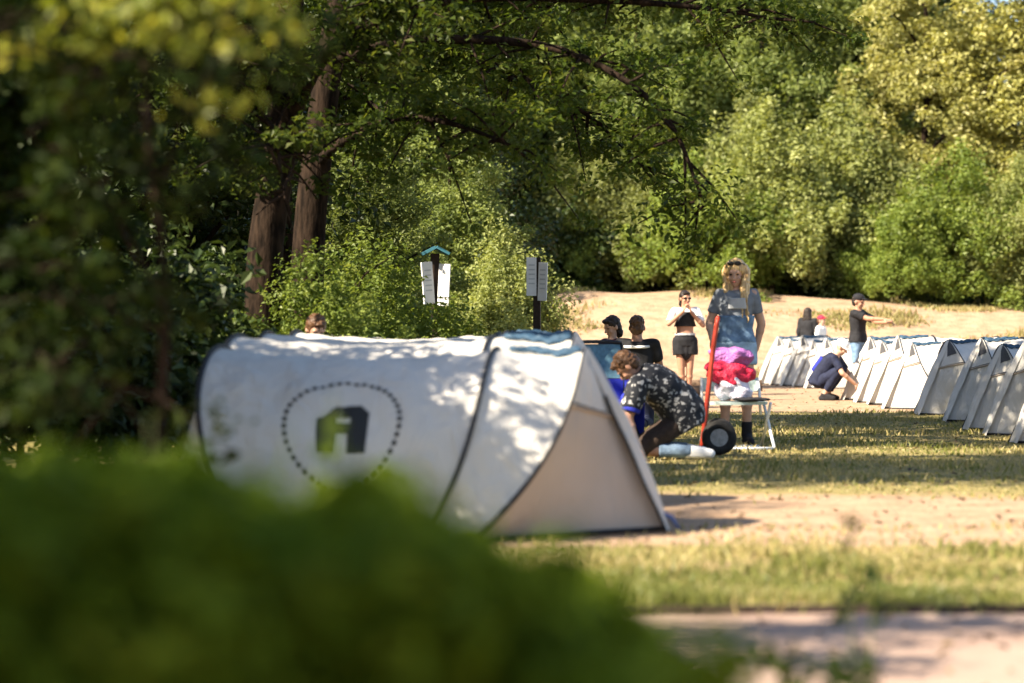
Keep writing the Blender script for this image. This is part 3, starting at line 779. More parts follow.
def make_tent():
    root = empty('pop_up_tent')
    tag(root, 'tent', 'tent')
    bm = bmesh.new(); grid_mesh(bm, lambda a, b: canopy_pt(a * 1.9999, b * PI), 72, 72)
    can = bm_obj('canopy', bm, M['tent'], root, True)
    for sd in (-1, 1):
        bm = bmesh.new(); grid_mesh(bm, lambda a, b: end_pt(0, TAIL, sd, a, b), 20, 10); bm_obj('rear_panel', bm, M['tent'], root, True)
        # the lower door panel's beige is painted shade and bounce, the upper hood white
        bm = bmesh.new(); grid_mesh(bm, lambda a, b: end_pt(2, TIP, sd, a * 0.62, b), 16, 10); dp = bm_obj('door_panel', bm, M['tent_door_shade_tint'], root, True)
        bm = bmesh.new(); grid_mesh(bm, lambda a, b: end_pt(2, TIP, sd, 0.635 + a * 0.365, b) + Vector((0.004, 0, 0.004)), 10, 10); bm_obj('door_hood', bm, M['tent'], root, True)
        bm = bmesh.new(); bm_pts = [end_pt(2, TIP, sd, 0.62, b / 10) + Vector((0.008, 0, 0.0)) for b in range(0, 11)]
        tube(bm, bm_pts, 0.011, 6, flat=0.6); bm_obj('hood_hem', bm, M['tent_door_shade_tint'], dp, True)
    # centre flap strip from the crown to the front peg, pleated
    def strip(a, b):
        p = Vector((TIP + .01, 0, 0.0)).lerp(hoop(2, PI / 2), a)
        n = Vector((0.72, 0, 0.62))
        w = 0.10 * (1 - 0.5 * a)
        v = (b - 0.5) * 2 * w
        return p + Vector((0, v, 0)) + n * (0.045 * (1 - (2 * b - 1) ** 2) * (0.4 + math.sin(PI * a)) + 0.0025 * math.sin(a * 17 + b * 9))
    bm = bmesh.new(); grid_mesh(bm, strip, 24, 8); fl = bm_obj('door_flap', bm, M['tent'], root, True)
    bm = bmesh.new()
    tube(bm, [strip(a / 20, 0) + Vector((.004, -.008, 0)) for a in range(0, 16)], 0.008, 5); bm_obj('zip', bm, M['piping'], fl, True)
    for k in range(3):
        bm = bmesh.new()
        pts = [hoop(k, PI * i / 40) for i in range(41)]
        pts = [Vector((p.x, p.y * 1.008, p.z * 1.006 + 0.004)) for p in pts]
        rr = [0.013 if k == 1 else (0.013 if k == 0 else 0.019 - 0.014 * math.sin(PI * i / 40)) for i in range(41)]
        tube(bm, pts, rr, 6); bm_obj('hoop', bm, M['piping'], root, True)
    bm = bmesh.new()
    rng = random.Random(2)
    for j in range(5):
        pts = []
        for i in range(14):
            s = 1.15 + 0.80 * i / 13
            p = canopy_pt(min(1.999, s), PI / 2 + (j - 2) * 0.05)
            pts.append(p + Vector((rng.uniform(-.01, .01), rng.uniform(-.015, .015), 0.012 + rng.uniform(-.004, .012))))
        tube(bm, pts, [rng.uniform(.008, .018) for _ in pts], 6)
    bm_obj('rolled_cover', bm, M['vent'], root, True)
    for sd in (-1, 1):
        bm_obj('logo_print', logo_bm(sd), M['logo'], can)
    bm = bmesh.new()
    ring = [canopy_pt(s / 10 * 1.999, 0.0) for s in range(11)] + [Vector((TIP, 0, 0))] + [canopy_pt((10 - s) / 10 * 1.999, PI) for s in range(11)] + [Vector((TAIL, 0, 0))]
    ring = [Vector((p.x, p.y, 0.014)) for p in ring]
    tube(bm, ring + [ring[0]], 0.012, 5); bm_obj('groundsheet_edge', bm, M['piping'], root)
    bm = bmesh.new()
    tube(bm, [(TIP - .04, 0, .10), (TIP + .03, .01, .07), (TIP + .07, 0, 0.01)], [.022, .03, .018], 6, flat=.5); bm_obj('peg_loop', bm, M['blue_tab'], root, True)
    return root

tent0 = make_tent()
used_tent = []
def place_tent(x, y, rz, label, group, s=1.0, sz=None):
    o = tent0 if not used_tent else copy_tree(tent0)
    used_tent.append(o)
    o.location = (x, y, gz(x, y) + .002); o.rotation_euler = (0, 0, rz); o.scale = (s, s, sz or s)
    o['label'] = label; o['group'] = group
GT = 'white pop-up tents in the left row'
place_tent(0.0, 12.46, R(-7), 'large white pop-up tent in front with a black round print on its side', GT)
for (x, y, a, s, lab) in [(-.03, 14.3, -7, 1.06, 'white tent directly behind the large front tent, second of the left row'),
                       (-.0, 16.1, -6, 1.08, 'white tent in the left row, third from the front'),
                       (.05, 17.9, -6, 1.09, 'white tent in the left row that the floral shirted person kneels at'),
                       (.10, 20.4, -5, 1.09, 'last white tent of the left row, beyond the kneeling floral shirt')]:
    place_tent(x, y, R(a), lab, GT, s)

# the right row's tents: the same tent without the peg loop, with dark mesh at the top of the door
tentR = copy_tree(tent0)
for ch in list(tentR.children):
    if ch.name.startswith('peg_loop'): bpy.data.objects.remove(ch)
for sd in (-1, 1):
    bm = bmesh.new()
    def vent(a, b):
        p = end_pt(2, TIP, sd, 0.74 + .23 * a, (.12 + .48 * b)); n = Vector((.5, sd * .7, .5)).normalized()
        return p + n * .012
    grid_mesh(bm, vent, 6, 6); bm_obj('mesh_window', bm, M['mesh'], tentR, True)
for ch in tentR.children:
    if ch.name.startswith('door_panel'):
        ch.data = ch.data.copy(); ch.data.materials.clear(); ch.data.materials.append(M['tent'])
used_R = []
GN = 'grey shaded tents at the right edge'
# right row: the pegged tips point left; tip = centre + 0.86 along the axis
def tip_tent(px, py, a, label, group, s=1.0):
    Y = CAM_H * F / (py - HOR); X = px_x(px, Y)
    ang = R(180 + a)
    k = len(used_R); ang += R([0, 5, -5, 3, -4, 6, 0, -6, 4][k % 9]); s *= [1, .96, 1.05, .98, 1.03][k % 5]
    o = tentR if not used_R else copy_tree(tentR); used_R.append(o)
    x, y = X - TIP * s * math.cos(ang), Y - TIP * s * math.sin(ang)
    o.location = (x, y, gz(x, y) + .002); o.rotation_euler = (0, 0, ang); o.scale = (s, s * [1, 1.06, .95, 1.03][k % 4], s)
    o['label'] = label; o['group'] = group
tip_tent(1046, 452, 4, 'nearest shaded tent, cut by the right edge of the frame', GN)
tip_tent(1014, 443, 4, 'grey shaded tent at the right edge, second from the camera', GN)
tip_tent(985, 436, 5, 'grey shaded tent in the right row, third from the camera', GN)
tip_tent(966, 430, 5, 'grey shaded tent in the right row, between two darker gaps', GN, .98)
tip_tent(945, 422, 6, 'grey shaded tent with its tip just right of the last shaded tent', GN)
tip_tent(917, 415, 5, 'last shaded tent, whose tip touches the broad sunlit tent side', GN)
GM = 'sunlit white tents in the middle of the right row'
tip_tent(883, 409, 2, 'sunlit white tent showing its broad side in the right row', GM)
tip_tent(868, 405, 3, 'sunlit white tent just behind the broad sided one', GM)
tip_tent(855, 402.5, 3, 'sunlit white tent, third of the bright group', GM)
tip_tent(843, 400, 3, 'sunlit white tent beside the crouching person in the white hat', GM)
GF = 'far tents before the sandy bank'
for px, py, lab in [(805, 388.5, 'far tent nearest to the crouching person'), (793, 387, 'second far tent left of the crouching person'), (781, 386, 'third far tent left of the crouching person'),
                    (770, 385, 'far tent next to the outermost far tent'), (758, 384.5, 'outermost far tent, closest to the blond woman')]:
    tip_tent(px, py, 4, lab, GF, 1.0)
# ------------------------------------------------------------------ people
def fused(name, bm, m, parent, voxel=0.009, smooth=4, disp=0.0, dscale=12.0):
    """fuse overlapping pieces into one continuous surface"""
    me = bpy.data.meshes.new(name); bm.to_mesh(me); bm.free()
    o = bpy.data.objects.new(name, me); C.objects.link(o)
    rm = o.modifiers.new('fuse', 'REMESH'); rm.mode = 'VOXEL'; rm.voxel_size = voxel
    if smooth:
        s_ = o.modifiers.new('smooth', 'SMOOTH'); s_.factor = 0.5; s_.iterations = smooth
    dg = bpy.context.evaluated_depsgraph_get()
    ev = o.evaluated_get(dg)
    me2 = bpy.data.meshes.new_from_object(ev)
    o.modifiers.clear(); o.data = me2; bpy.data.meshes.remove(me)
    me2.name = name
    n = len(me2.vertices)
    if disp:
        co = np.empty(n * 3, dtype=np.float32); me2.vertices.foreach_get('co', co); co = co.reshape(-1, 3)
        for i in range(n):
            v = Vector(co[i]); d = mnoise.noise_vector(v * dscale)
            co[i] += np.array(d) * disp
        me2.vertices.foreach_set('co', co.ravel())
    me2.polygons.foreach_set('use_smooth', np.ones(len(me2.polygons), dtype=bool))
    me2.materials.clear(); me2.materials.append(m)
    if parent: o.parent = parent
    return o

def cone(bm, a, b, ra, rb, n=14, caps=True):
    a, b = Vector(a), Vector(b)
    tube(bm, [a, a.lerp(b, .5), b], [ra, (ra + rb) / 2, rb], n)
    if caps:
        ball(bm, a, ra * 0.995); ball(bm, b, rb * 0.995)

def loft(bm, secs, n=20):
    """secs: (centre, side half width, depth half width, side axis, front axis); closed"""
    rings = []
    for c, rx, ry, sx, fy in secs:
        ring = []
        for k in range(n):
            a = 2 * PI * k / n
            ca, sa = math.cos(a), math.sin(a)
            e = 0.85
            ring.append(bm.verts.new(Vector(c) + sx * rx * math.copysign(abs(ca) ** e, ca) + fy * ry * math.copysign(abs(sa) ** e, sa)))
        rings.append(ring)
    for i in range(len(rings) - 1):
        for k in range(n):
            bm.faces.new((rings[i][k], rings[i][(k + 1) % n], rings[i + 1][(k + 1) % n], rings[i + 1][k]))
    bm.faces.new(rings[0][::-1]); bm.faces.new(rings[-1])

def frame_of(d, front):
    d = d.normalized(); f = (front - d * front.dot(d)).normalized(); s = f.cross(d).normalized()
    return s, f

def hand(bm, w, d, palm_n, curl=0.5, s=1.0):
    """w wrist, d pointing direction, palm_n the way the palm faces; palm, four bent fingers and a thumb"""
    d = d.normalized(); n = (palm_n - d * palm_n.dot(d)).normalized(); sd = d.cross(n)
    rot = Matrix((sd, d, n)).transposed().to_4x4()
    ball(bm, w + d * .045 * s, (.038 * s, .052 * s, .016 * s), rot)
    for i, (off, ln) in enumerate([(-.028, .068), (-.010, .078), (.010, .074), (.027, .058)]):
        p = w + d * .085 * s + sd * off * s
        for j in range(3):
            a = curl * (j + 0.4) * 0.75
            q = p + (d * math.cos(a) + n * math.sin(a)) * ln * s * (.45, .32, .25)[j]
            cone(bm, p, q, .0095 * s, .0085 * s, 7); p = q
    p = w + d * .03 * s - sd * .03 * s
    for j in range(2):
        q = p + (d * .75 - sd * (.6 - .5 * j) + n * (.35 + .4 * curl * j)).normalized() * (.035, .03)[j] * s
        cone(bm, p, q, .012 * s, .010 * s, 7); p = q

def head(bm, c, face, up, s=1.0):
    """head with jaw, brow, nose, lips and ears; returns its axes"""
    face = face.normalized(); up = (up - face * up.dot(face)).normalized(); sx = face.cross(up)
    rot = Matrix((sx, face, up)).transposed().to_4x4()
    W = lambda x, y, z: c + (sx * x + face * y + up * z) * s
    ball(bm, W(0, -.012, .025), (.074 * s, .092 * s, .090 * s), rot, 3)
    ball(bm, W(0, .020, -.045), (.056 * s, .062 * s, .068 * s), rot, 3)
    ball(bm, W(0, .060, -.088), (.024 * s, .022 * s, .020 * s), rot)
    cone(bm, W(0, .080, .012), W(0, .104, -.026), .009 * s, .014 * s, 8)
    for x in (-1, 1):
        ball(bm, W(x * .077, -.012, -.012), (.010 * s, .020 * s, .030 * s), rot)
        ball(bm, W(x * .030, .078, .028), (.024 * s, .010 * s, .008 * s), rot)
        ball(bm, W(x * .038, .060, -.028), (.022 * s, .020 * s, .022 * s), rot)
    ball(bm, W(0, .079, -.056), (.024 * s, .010 * s, .010 * s), rot)
    return W, rot

def body(root, J, skin, s=1.0, hands=True, curl=(0.5, 0.5), palm=None, feet=True, voxel=0.009):
    """one continuous figure from joints J (local metres)"""
    j = {k: Vector(v) for k, v in J.items()}
    front = j.get('front', Vector((0, -1, 0)))
    bm = bmesh.new()
    sp = [j['pel'], j['waist'], j['chest'], j['neck']]
    dirs = [sp[1] - sp[0], sp[2] - sp[0], sp[3] - sp[1], sp[3] - sp[2]]
    across = (j['shB'] - j['shA']).normalized(); hipx = (j['hipB'] - j['hipA']).normalized()
    secs = []
    def sec(c, rx, ry, d, ax):
        d = d.normalized(); ax = (ax - d * ax.dot(d)).normalized(); f = d.cross(ax)
        secs.append((c, rx * s, ry * s, ax, f))
    sec(j['pel'] - dirs[0].normalized() * .09 * s, .10, .085, dirs[0], hipx)
    sec(j['pel'], .155, .11, dirs[0], hipx)
    sec(j['waist'], .125, .095, dirs[1], (hipx + across))
    sec(j['chest'], .145, .105, dirs[2], across)
    sec(j['chest'].lerp(j['neck'], .55), .15, .095, dirs[3], across)
    sec(j['chest'].lerp(j['neck'], .92), .085, .065, dirs[3], across)
    loft(bm, secs)
    cone(bm, j['neck'] - dirs[3].normalized() * .03, j['head'] - (j['head'] - j['neck']).normalized() * .05 * s, .055 * s, .050 * s)
    for side in 'AB':
        cone(bm, j['chest'].lerp(j['neck'], .6), j['sh' + side], .06 * s, .056 * s)
        cone(bm, j['sh' + side], j['el' + side], .052 * s, .039 * s)
        cone(bm, j['el' + side], j['wr' + side], .040 * s, .026 * s)
        e = j['el' + side]; w = j['wr' + side]
        ball(bm, e.lerp(w, .28), .042 * s)
        cone(bm, j['hip' + side], j['kn' + side], .083 * s, .054 * s)
        cone(bm, j['kn' + side], j['an' + side], .052 * s, .036 * s)
        ball(bm, j['kn' + side].lerp(j['an' + side], .3), .056 * s)
        if feet:
            t = j['toe' + side]; a = j['an' + side]
            cone(bm, a, t, .038 * s, .030 * s)
        if hands:
            pn = Vector(palm[side]) if palm and side in palm else (j['pel'] - w)
            hd = Vector(J['hd' + side]) if 'hd' + side in J else (w - e)
            hand(bm, w, hd, pn, curl[0 if side == 'A' else 1], s)
    face = Vector(J.get('face', (0, -1, 0))); up = Vector(J.get('up', (0, 0, 1)))
    W, rot = head(bm, j['head'], face, up, s)
    b = fused('body', bm, skin, root, voxel, 3)
    # eyes and lips
    for x in (-1, 1):
        e = bmesh.new(); ball(e, W(x * .031, .074, .008), (.013 * s, .008 * s, .007 * s), rot)
        bm_obj('eye', e, M['black_plastic'], b, True)
    e = bmesh.new(); ball(e, W(0, .086, -.056), (.021 * s, .006 * s, .007 * s), rot); bm_obj('mouth', e, M['mouth'], b, True)
    return W, rot, j, secs

def shirt(root, name, j, secs, m, lo=1, sleeve=0.55, grow=1.16, s=1.0, sl_r=0.066, drop=0.0, disp=0.012, top=True):
    """covers the trunk from section lo up, with sleeves to a share of the upper arm (over 1 runs on to the wrist)"""
    bm = bmesh.new()
    S2 = [(c, rx * grow, ry * grow, a, f) for c, rx, ry, a, f in secs[lo:]]
    if drop:
        c, rx, ry, a, f = S2[0]; d = (secs[lo][0] - secs[lo + 1][0]).normalized()
        S2 = [(c + d * drop, rx * 1.05, ry * 1.1, a, f)] + S2
    loft(bm, S2)
    for side in 'AB':
        if not sleeve: continue
        a = j['sh' + side]; e = j['el' + side]; w = j['wr' + side]
        ball(bm, a, sl_r * s)
        cone(bm, j['chest'].lerp(j['neck'], .55), a, .07 * s, sl_r * s)
        if sleeve <= 1: tube(bm, [a, a.lerp(e, sleeve)], [sl_r * s, sl_r * .95 * s], 14)
        else:
            cone(bm, a, e, sl_r * s, sl_r * .78 * s); tube(bm, [e, e.lerp(w, sleeve - 1)], [sl_r * .78 * s, sl_r * .6 * s], 12)
    return fused(name, bm, m, root, .010, 3, disp, 9)

def trousers(root, name, j, secs, m, leg=0.4, s=1.0, r=0.098, skirt=False, disp=0.01):
    bm = bmesh.new()
    c0, c1, c2 = secs[0], secs[1], secs[2]
    loft(bm, [(c0[0], c1[1] * 1.05, c1[2] * 1.15, c1[3], c1[4]), (c1[0], c1[1] * 1.12, c1[2] * 1.18, c1[3], c1[4]), (c1[0].lerp(c2[0], .7), c2[1] * 1.14, c2[2] * 1.16, c2[3], c2[4])])
    for side in 'AB':
        h = j['hip' + side]; k = j['kn' + side]; a = j['an' + side]
        ball(bm, h, r * s)
        if leg <= 1: tube(bm, [h, h.lerp(k, leg)], [r * s, (r - .02 * leg) * s * (1.12 if skirt else 1)], 16)
        else:
            cone(bm, h, k, r * s, r * .72 * s); tube(bm, [k, k.lerp(a, leg - 1)], [r * .72 * s, r * .56 * s], 14)
        if skirt: cone(bm, j['hipA'].lerp(j['hipB'], .5), (j['hipA'].lerp(j['hipB'], .5)).lerp(j['knA'].lerp(j['knB'], .5), leg * .9), r * s, r * s)
    return fused(name, bm, m, root, .010, 3, disp, 9)

def shoe(root, j, side, m, s=1.0, high=0.0, name='shoe'):
    bm = bmesh.new()
    a = j['an' + side]; t = j['toe' + side]; d = (t - a)
    heel = a - Vector((d.x, d.y, 0)) * .25; heel.z = t.z
    cone(bm, heel, t, .042 * s, .040 * s); cone(bm, a, t, .046 * s, .040 * s)
    if high: tube(bm, [a, a.lerp(j['kn' + side], high)], [.050 * s, .048 * s], 12)
    return fused(name, bm, m, root, .009, 2)

def cap_hair(bm, W, s=1.0, back=0.02, low=-.02, grow=1.0):
    pass

def hair_short(root, W, rot, m, s=1.0, fringe=True, disp=.010, low=False):
    bm = bmesh.new()
    ball(bm, W(0, -.024, .040), (.083 * s, .094 * s, .090 * s), rot, 3)
    ball(bm, W(0, -.050, -.010), (.078 * s, .066 * s, .075 * s), rot, 3)
    if fringe: ball(bm, W(0, .045, .088), (.062 * s, .040 * s, .026 * s), rot, 3)
    if low: ball(bm, W(0, -.060, -.08), (.070 * s, .050 * s, .07 * s), rot, 3)
    return fused('hair', bm, m, root, .008, 2, disp, 40)

STAND = dict(pel=(0, 0, .93), waist=(0, .0, 1.06), chest=(0, -.005, 1.26), neck=(0, .01, 1.42), head=(0, -.01, 1.555),
             shA=(-.170, 0, 1.365), shB=(.170, 0, 1.365), elA=(-.225, .02, 1.10), elB=(.225, .02, 1.10), wrA=(-.235, -.06, .87), wrB=(.235, -.06, .87),
             hipA=(-.085, 0, .90), hipB=(.085, 0, .90), knA=(-.095, -.02, .49), knB=(.095, -.02, .49), anA=(-.10, .02, .085), anB=(.10, .02, .085),
             toeA=(-.12, -.13, .035), toeB=(.12, -.13, .035))
def pose(**kw):
    d = dict(STAND); d.update(kw); return d

def person(px, Y, label, rz=0.0, z=None, group=None):
    x = px_x(px, Y)
    r = empty('person', (x, Y, gz(x, Y) if z is None else z), rz, label, 'person', group)
    return r

# --- blond woman standing behind the chair
r = person(736, 21.75, 'blond woman in a grey t-shirt and blue denim standing behind the folding chair')
J = pose(shA=(-.148, 0, 1.36), shB=(.148, 0, 1.36), elA=(-.235, .04, 1.10), wrA=(-.225, -.12, .96), elB=(.235, .05, 1.10), wrB=(.19, .08, .87), head=(-.01, -.035, 1.55), face=(-.22, -1, -.28), up=(-.05, -.25, 1),
         hdA=(.0, -.5, -.7), hdB=(-.3, .1, -1))
W, rot, j, secs = body(r, J, M['skin'], curl=(1.1, .6))
shirt(r, 't_shirt', j, secs, M['grey_cloth'], lo=2, sleeve=.62, drop=.02, grow=1.10, sl_r=.060)
ov = trousers(r, 'denim_shorts', j, secs, M['pale_denim'], leg=.42, r=.108)
bm = bmesh.new()
c1, c2, c3 = secs[1], secs[2], secs[3]
loft(bm, [(c1[0], c1[1] * 1.17, c1[2] * 1.2, c1[3], c1[4]), (c2[0], c2[1] * 1.22, c2[2] * 1.26, c2[3], c2[4]), (c2[0].lerp(c3[0], .55), c3[1] * 1.2, c3[2] * 1.22, c3[3], c3[4])])
fused('denim_bodice', bm, M['denim'], r, .010, 2, .008, 9)
bm = bmesh.new()
loft(bm, [(c3[0] + Vector((0, -.118, -.03)), .085, .012, Vector((1, 0, 0)), Vector((0, 1, 0))), (c3[0] + Vector((0, -.128, .07)), .075, .012, Vector((1, 0, 0)), Vector((0, 1, 0)))])
fused('shirt_print', bm, M['pale_cloth'], r, .008, 2)
for sd in 'AB':
    shoe(r, j, sd, M['black_cloth'], high=.34, name='boot')
bm = bmesh.new(); rng = random.Random(5)
ball(bm, W(0, -.022, .045), (.090, .096, .092), rot, 3)
for k in range(84):
    side = -1 if k % 2 else 1
    a = rng.uniform(-.085, .002)
    p0 = W(side * .045, a * .5, .112); p1 = W(side * (.090 + rng.uniform(0, .022)), a, .02)
    p2 = p1 + Vector((side * rng.uniform(.0, .05), -.03 - max(0, a) * .6 + rng.uniform(-.02, .02), -.14))
    ln = rng.uniform(.16, .33)
    p3 = p2 + Vector((side * rng.uniform(-.035, .015), -.02 + rng.uniform(-.02, .02), -ln))
    q = smooth_path([p0, p1, p2, p3], 4)
    tube(bm, q, [.013] * 4 + [.018] * 5 + [.016, .013, .010, .006][-(len(q) - 9):], 6)
fused('hair', bm, M['blond'], r, .007, 1, .006, 40)
bm = bmesh.new()
for x in (-1, 1):
    ball(bm, W(x * .034, .058, .108), (.030, .012, .022), rot)
    tube(bm, [W(x * .06, .055, .108), W(x * .088, .02, .09), W(x * .09, -.05, .06)], .004, 5)
tube(bm, [W(-.015, .064, .112), W(.015, .064, .112)], .004, 5)
bm_obj('sunglasses', bm, M['black_plastic'], r, True)

# --- woman further back, hands raised to her chin
r = person(685, 36.8, 'woman in black shorts standing with both hands raised to her chin', rz=R(8))
J = pose(shA=(-.165, 0, 1.365), elA=(-.27, -.10, 1.17), wrA=(-.07, -.20, 1.36), elB=(.255, -.12, 1.15), wrB=(.05, -.20, 1.35), hdA=(.35, -.1, 1), hdB=(-.35, -.1, 1),
         face=(.25, -1, -.10), anA=(-.03, .02, .085), anB=(.06, .02, .085), knA=(-.06, -.02, .49), knB=(.07, -.02, .49), toeA=(-.05, -.13, .035), toeB=(.09, -.13, .035))
W, rot, j, secs = body(r, J, M['skin_tan'], curl=(.9, .9), palm={'A': (1, 0, 0), 'B': (-1, 0, 0)})
shirt(r, 'white_shirt', j, secs, M['white_cloth'], lo=3, sleeve=.8, sl_r=.066)
bm = bmesh.new(); c2, c3 = secs[2], secs[3]
loft(bm, [(c2[0].lerp(c3[0], .35), c3[1] * 1.2, c3[2] * 1.24, c3[3], c3[4]), (c3[0] + Vector((0, -.02, .02)), c3[1] * .80, c3[2] * 1.28, c3[3], c3[4]), (c3[0] + Vector((0, -.02, .09)), c3[1] * .55, c3[2] * 1.22, c3[3], c3[4])])
fused('crop_top', bm, M['black_cloth'], r, .010, 2)
trousers(r, 'shorts', j, secs, M['black_cloth'], leg=.48, r=.115, skirt=True)
bm = bmesh.new(); c = secs[1]
loft(bm, [(c[0] + Vector((0, 0, .07)), .158, .125, c[3], c[4]), (c[0] + Vector((0, 0, .10)), .155, .122, c[3], c[4])])
bm_obj('belt', bm, M['pale_cloth'], r)
hair_short(r, W, rot, M['dark_hair'], low=True, disp=.006)
bm = bmesh.new()
for x in (-1, 1): ball(bm, W(x * .034, .082, .012), (.030, .010, .020), rot)
tube(bm, [W(-.08, .02, .015), W(-.06, .075, .015), W(.06, .075, .015), W(.08, .02, .015)], .004, 5)
bm_obj('sunglasses', bm, M['black_plastic'], r, True)
for sd in 'AB': shoe(r, j, sd, M['white_cloth'])

# --- person in the floral shirt, kneeling with the back bent over to the tent on the left
r = person(672, 19.4, 'person kneeling in a black shirt with white flowers, head bent down to a tent')
J = dict(pel=(.06, .10, .36), waist=(.0, .06, .47), chest=(-.15, -.02, .61), neck=(-.27, -.06, .69), head=(-.37, -.10, .745),
         shA=(-.28, -.20, .60), shB=(-.20, .13, .66), elA=(-.36, -.22, .34), elB=(-.38, .15, .40), wrA=(-.29, -.24, .10), wrB=(-.42, .0, .22),
         hdA=(.25, -.1, -.6), hipA=(.06, -.02, .30), hipB=(.05, .20, .30), knA=(-.26, -.08, .075), knB=(-.26, .22, .09), anA=(.15, -.10, .07), anB=(.14, .22, .07),
         toeA=(.30, -.12, .05), toeB=(.28, .24, .05), face=(-.55, .15, -.9), up=(-.85, -.05, .5))
W, rot, j, secs = body(r, J, M['skin_tan'], curl=(.9, .8))
bm = bmesh.new()
X, Yv = Vector((-.25, 0, .97)), Vector((0, 1, 0))
loft(bm, [(Vector((.15, .09, .24)), .215, .13, Yv, Vector((.9, 0, .4))), (Vector((.12, .09, .34)), .24, .19, Yv, Vector((.8, 0, .6))), (Vector((.03, .08, .46)), .235, .185, Yv, Vector((.7, 0, .7))),
          (Vector((-.08, .03, .57)), .225, .165, Yv, Vector((.6, 0, .8))), (Vector((-.18, -.02, .645)), .21, .135, Yv, Vector((.55, 0, .83))), (Vector((-.265, -.05, .70)), .12, .08, Yv, Vector((.55, 0, .83)))])
for sd in 'AB':
    a = j['sh' + sd]; e = j['el' + sd]
    ball(bm, a, .09); cone(bm, Vector((-.17, -.02, .63)), a, .12, .09); tube(bm, [a, a.lerp(e, .74)], [.088, .084], 14)
sh = fused('floral_shirt', bm, M['floral'], r, .010, 4, .022, 8)
for sd in 'AB':
    bm = bmesh.new(); a = j['sh' + sd]; e = j['el' + sd]
    tube(bm, [a.lerp(e, .66), a.lerp(e, .82)], [.080, .078], 14)
    fused('sleeve_cuff', bm, M['blue_cloth'], sh, .009, 2)
trousers(r, 'trousers', j, secs, M['post'], leg=1.0, r=.10)
for sd in 'AB':
    bm = bmesh.new(); tube(bm, [j['kn' + sd].lerp(j['an' + sd], .36), j['an' + sd]], [.062, .050], 14)
    fused('jeans_leg', bm, M['kneel_denim'], r, .009, 2, .01, 9)
hair_short(r, W, rot, M['brown_hair'], disp=.012)
for sd in 'AB': shoe(r, j, sd, M['white_cloth'])

# --- man from behind, kneeling upright
KNEEL = dict(pel=(0, 0, .48), waist=(0, 0, .61), chest=(0, -.02, .80), neck=(0, 0, .96), head=(0, -.015, 1.09),
             shA=(-.185, 0, .905), shB=(.185, 0, .905), elA=(-.24, -.08, .66), elB=(.26, -.06, .66), wrA=(-.16, -.26, .56), wrB=(.20, -.24, .54),
             hipA=(-.09, 0, .45), hipB=(.09, 0, .45), knA=(-.11, -.10, .065), knB=(.11, -.10, .065), anA=(-.09, .30, .06), anB=(.09, .30, .06), toeA=(-.09, .42, .04), toeB=(.09, .42, .04))
r = person(637, 26, 'man seen from behind kneeling in a black t-shirt with a white stripe', rz=R(172))
W, rot, j, secs = body(r, KNEEL, M['skin_tan'], s=1.06)
ts = shirt(r, 't_shirt', j, secs, M['black_cloth'], lo=1, sleeve=.7, grow=1.2, s=1.06)
bm = bmesh.new(); c = secs[4]
loft(bm, [(c[0] + Vector((0, .02, -.01)), c[1] * .95, c[2] * 1.45, c[3], c[4]), (c[0] + Vector((0, .02, .015)), c[1] * .93, c[2] * 1.45, c[3], c[4])])
bm_obj('white_stripe', bm, M['white_cloth'], ts, True)
trousers(r, 'trousers', j, secs, M['navy'], leg=1.9)
hair_short(r, W, rot, M['brown_hair'], disp=.012)
for sd in 'AB': shoe(r, j, sd, M['black_cloth'])

# --- companion in dark red beside him
r = person(613, 27, 'dark haired person in a maroon top kneeling beside the man seen from behind', rz=R(-60))
d = dict(KNEEL); d['face'] = (0, -1, -.4)
W, rot, j, secs = body(r, d, M['skin'], s=.98)
shirt(r, 'maroon_top', j, secs, M['maroon'], lo=1, sleeve=1.7)
trousers(r, 'trousers', j, secs, M['navy'], leg=1.9)
hair_short(r, W, rot, M['dark_hair'], low=True)
for sd in 'AB': shoe(r, j, sd, M['black_cloth'])

# --- person of whom only the head shows over the front tent
r = person(315, 19.6, 'brown haired person crouching behind the front tent, only the head showing', rz=R(20))
d = dict(KNEEL); d['head'] = (0, -.03, 1.05); d['face'] = (0, -1, -.6)
W, rot, j, secs = body(r, d, M['skin'], s=.96)
shirt(r, 'maroon_top', j, secs, M['maroon'], lo=1, sleeve=.7)
trousers(r, 'trousers', j, secs, M['navy'], leg=1.9)
hair_short(r, W, rot, M['brown_hair'])
for sd in 'AB': shoe(r, j, sd, M['black_cloth'])

# --- man in the black cap, arms held out to the right
r = person(858, 40.6, 'man in a black cap and t-shirt standing with both arms stretched out', rz=R(58))
J = pose(elA=(-.17, -.26, 1.27), wrA=(-.10, -.50, 1.26), elB=(.14, -.27, 1.22), wrB=(.03, -.50, 1.21), hdA=(.25, -1, -.1), hdB=(-.1, -1, -.1), face=(0, -1, -.2))
W, rot, j, secs = body(r, J, M['skin_tan'], s=1.05)
shirt(r, 't_shirt', j, secs, M['black_cloth'], lo=1, sleeve=.7, s=1.05, drop=.05, grow=1.2)
trousers(r, 'denim_shorts', j, secs, M['denim'], leg=.9, s=1.05)
hair_short(r, W, rot, M['dark_hair'])
bm = bmesh.new(); ball(bm, W(0, -.01, .066), (.092, .105, .075), rot, 3)
ball(bm, W(0, .11, .066), (.07, .065, .010), rot); fused('cap', bm, M['black_cloth'], r, .008, 2)
for sd in 'AB': shoe(r, j, sd, M['black_cloth'])

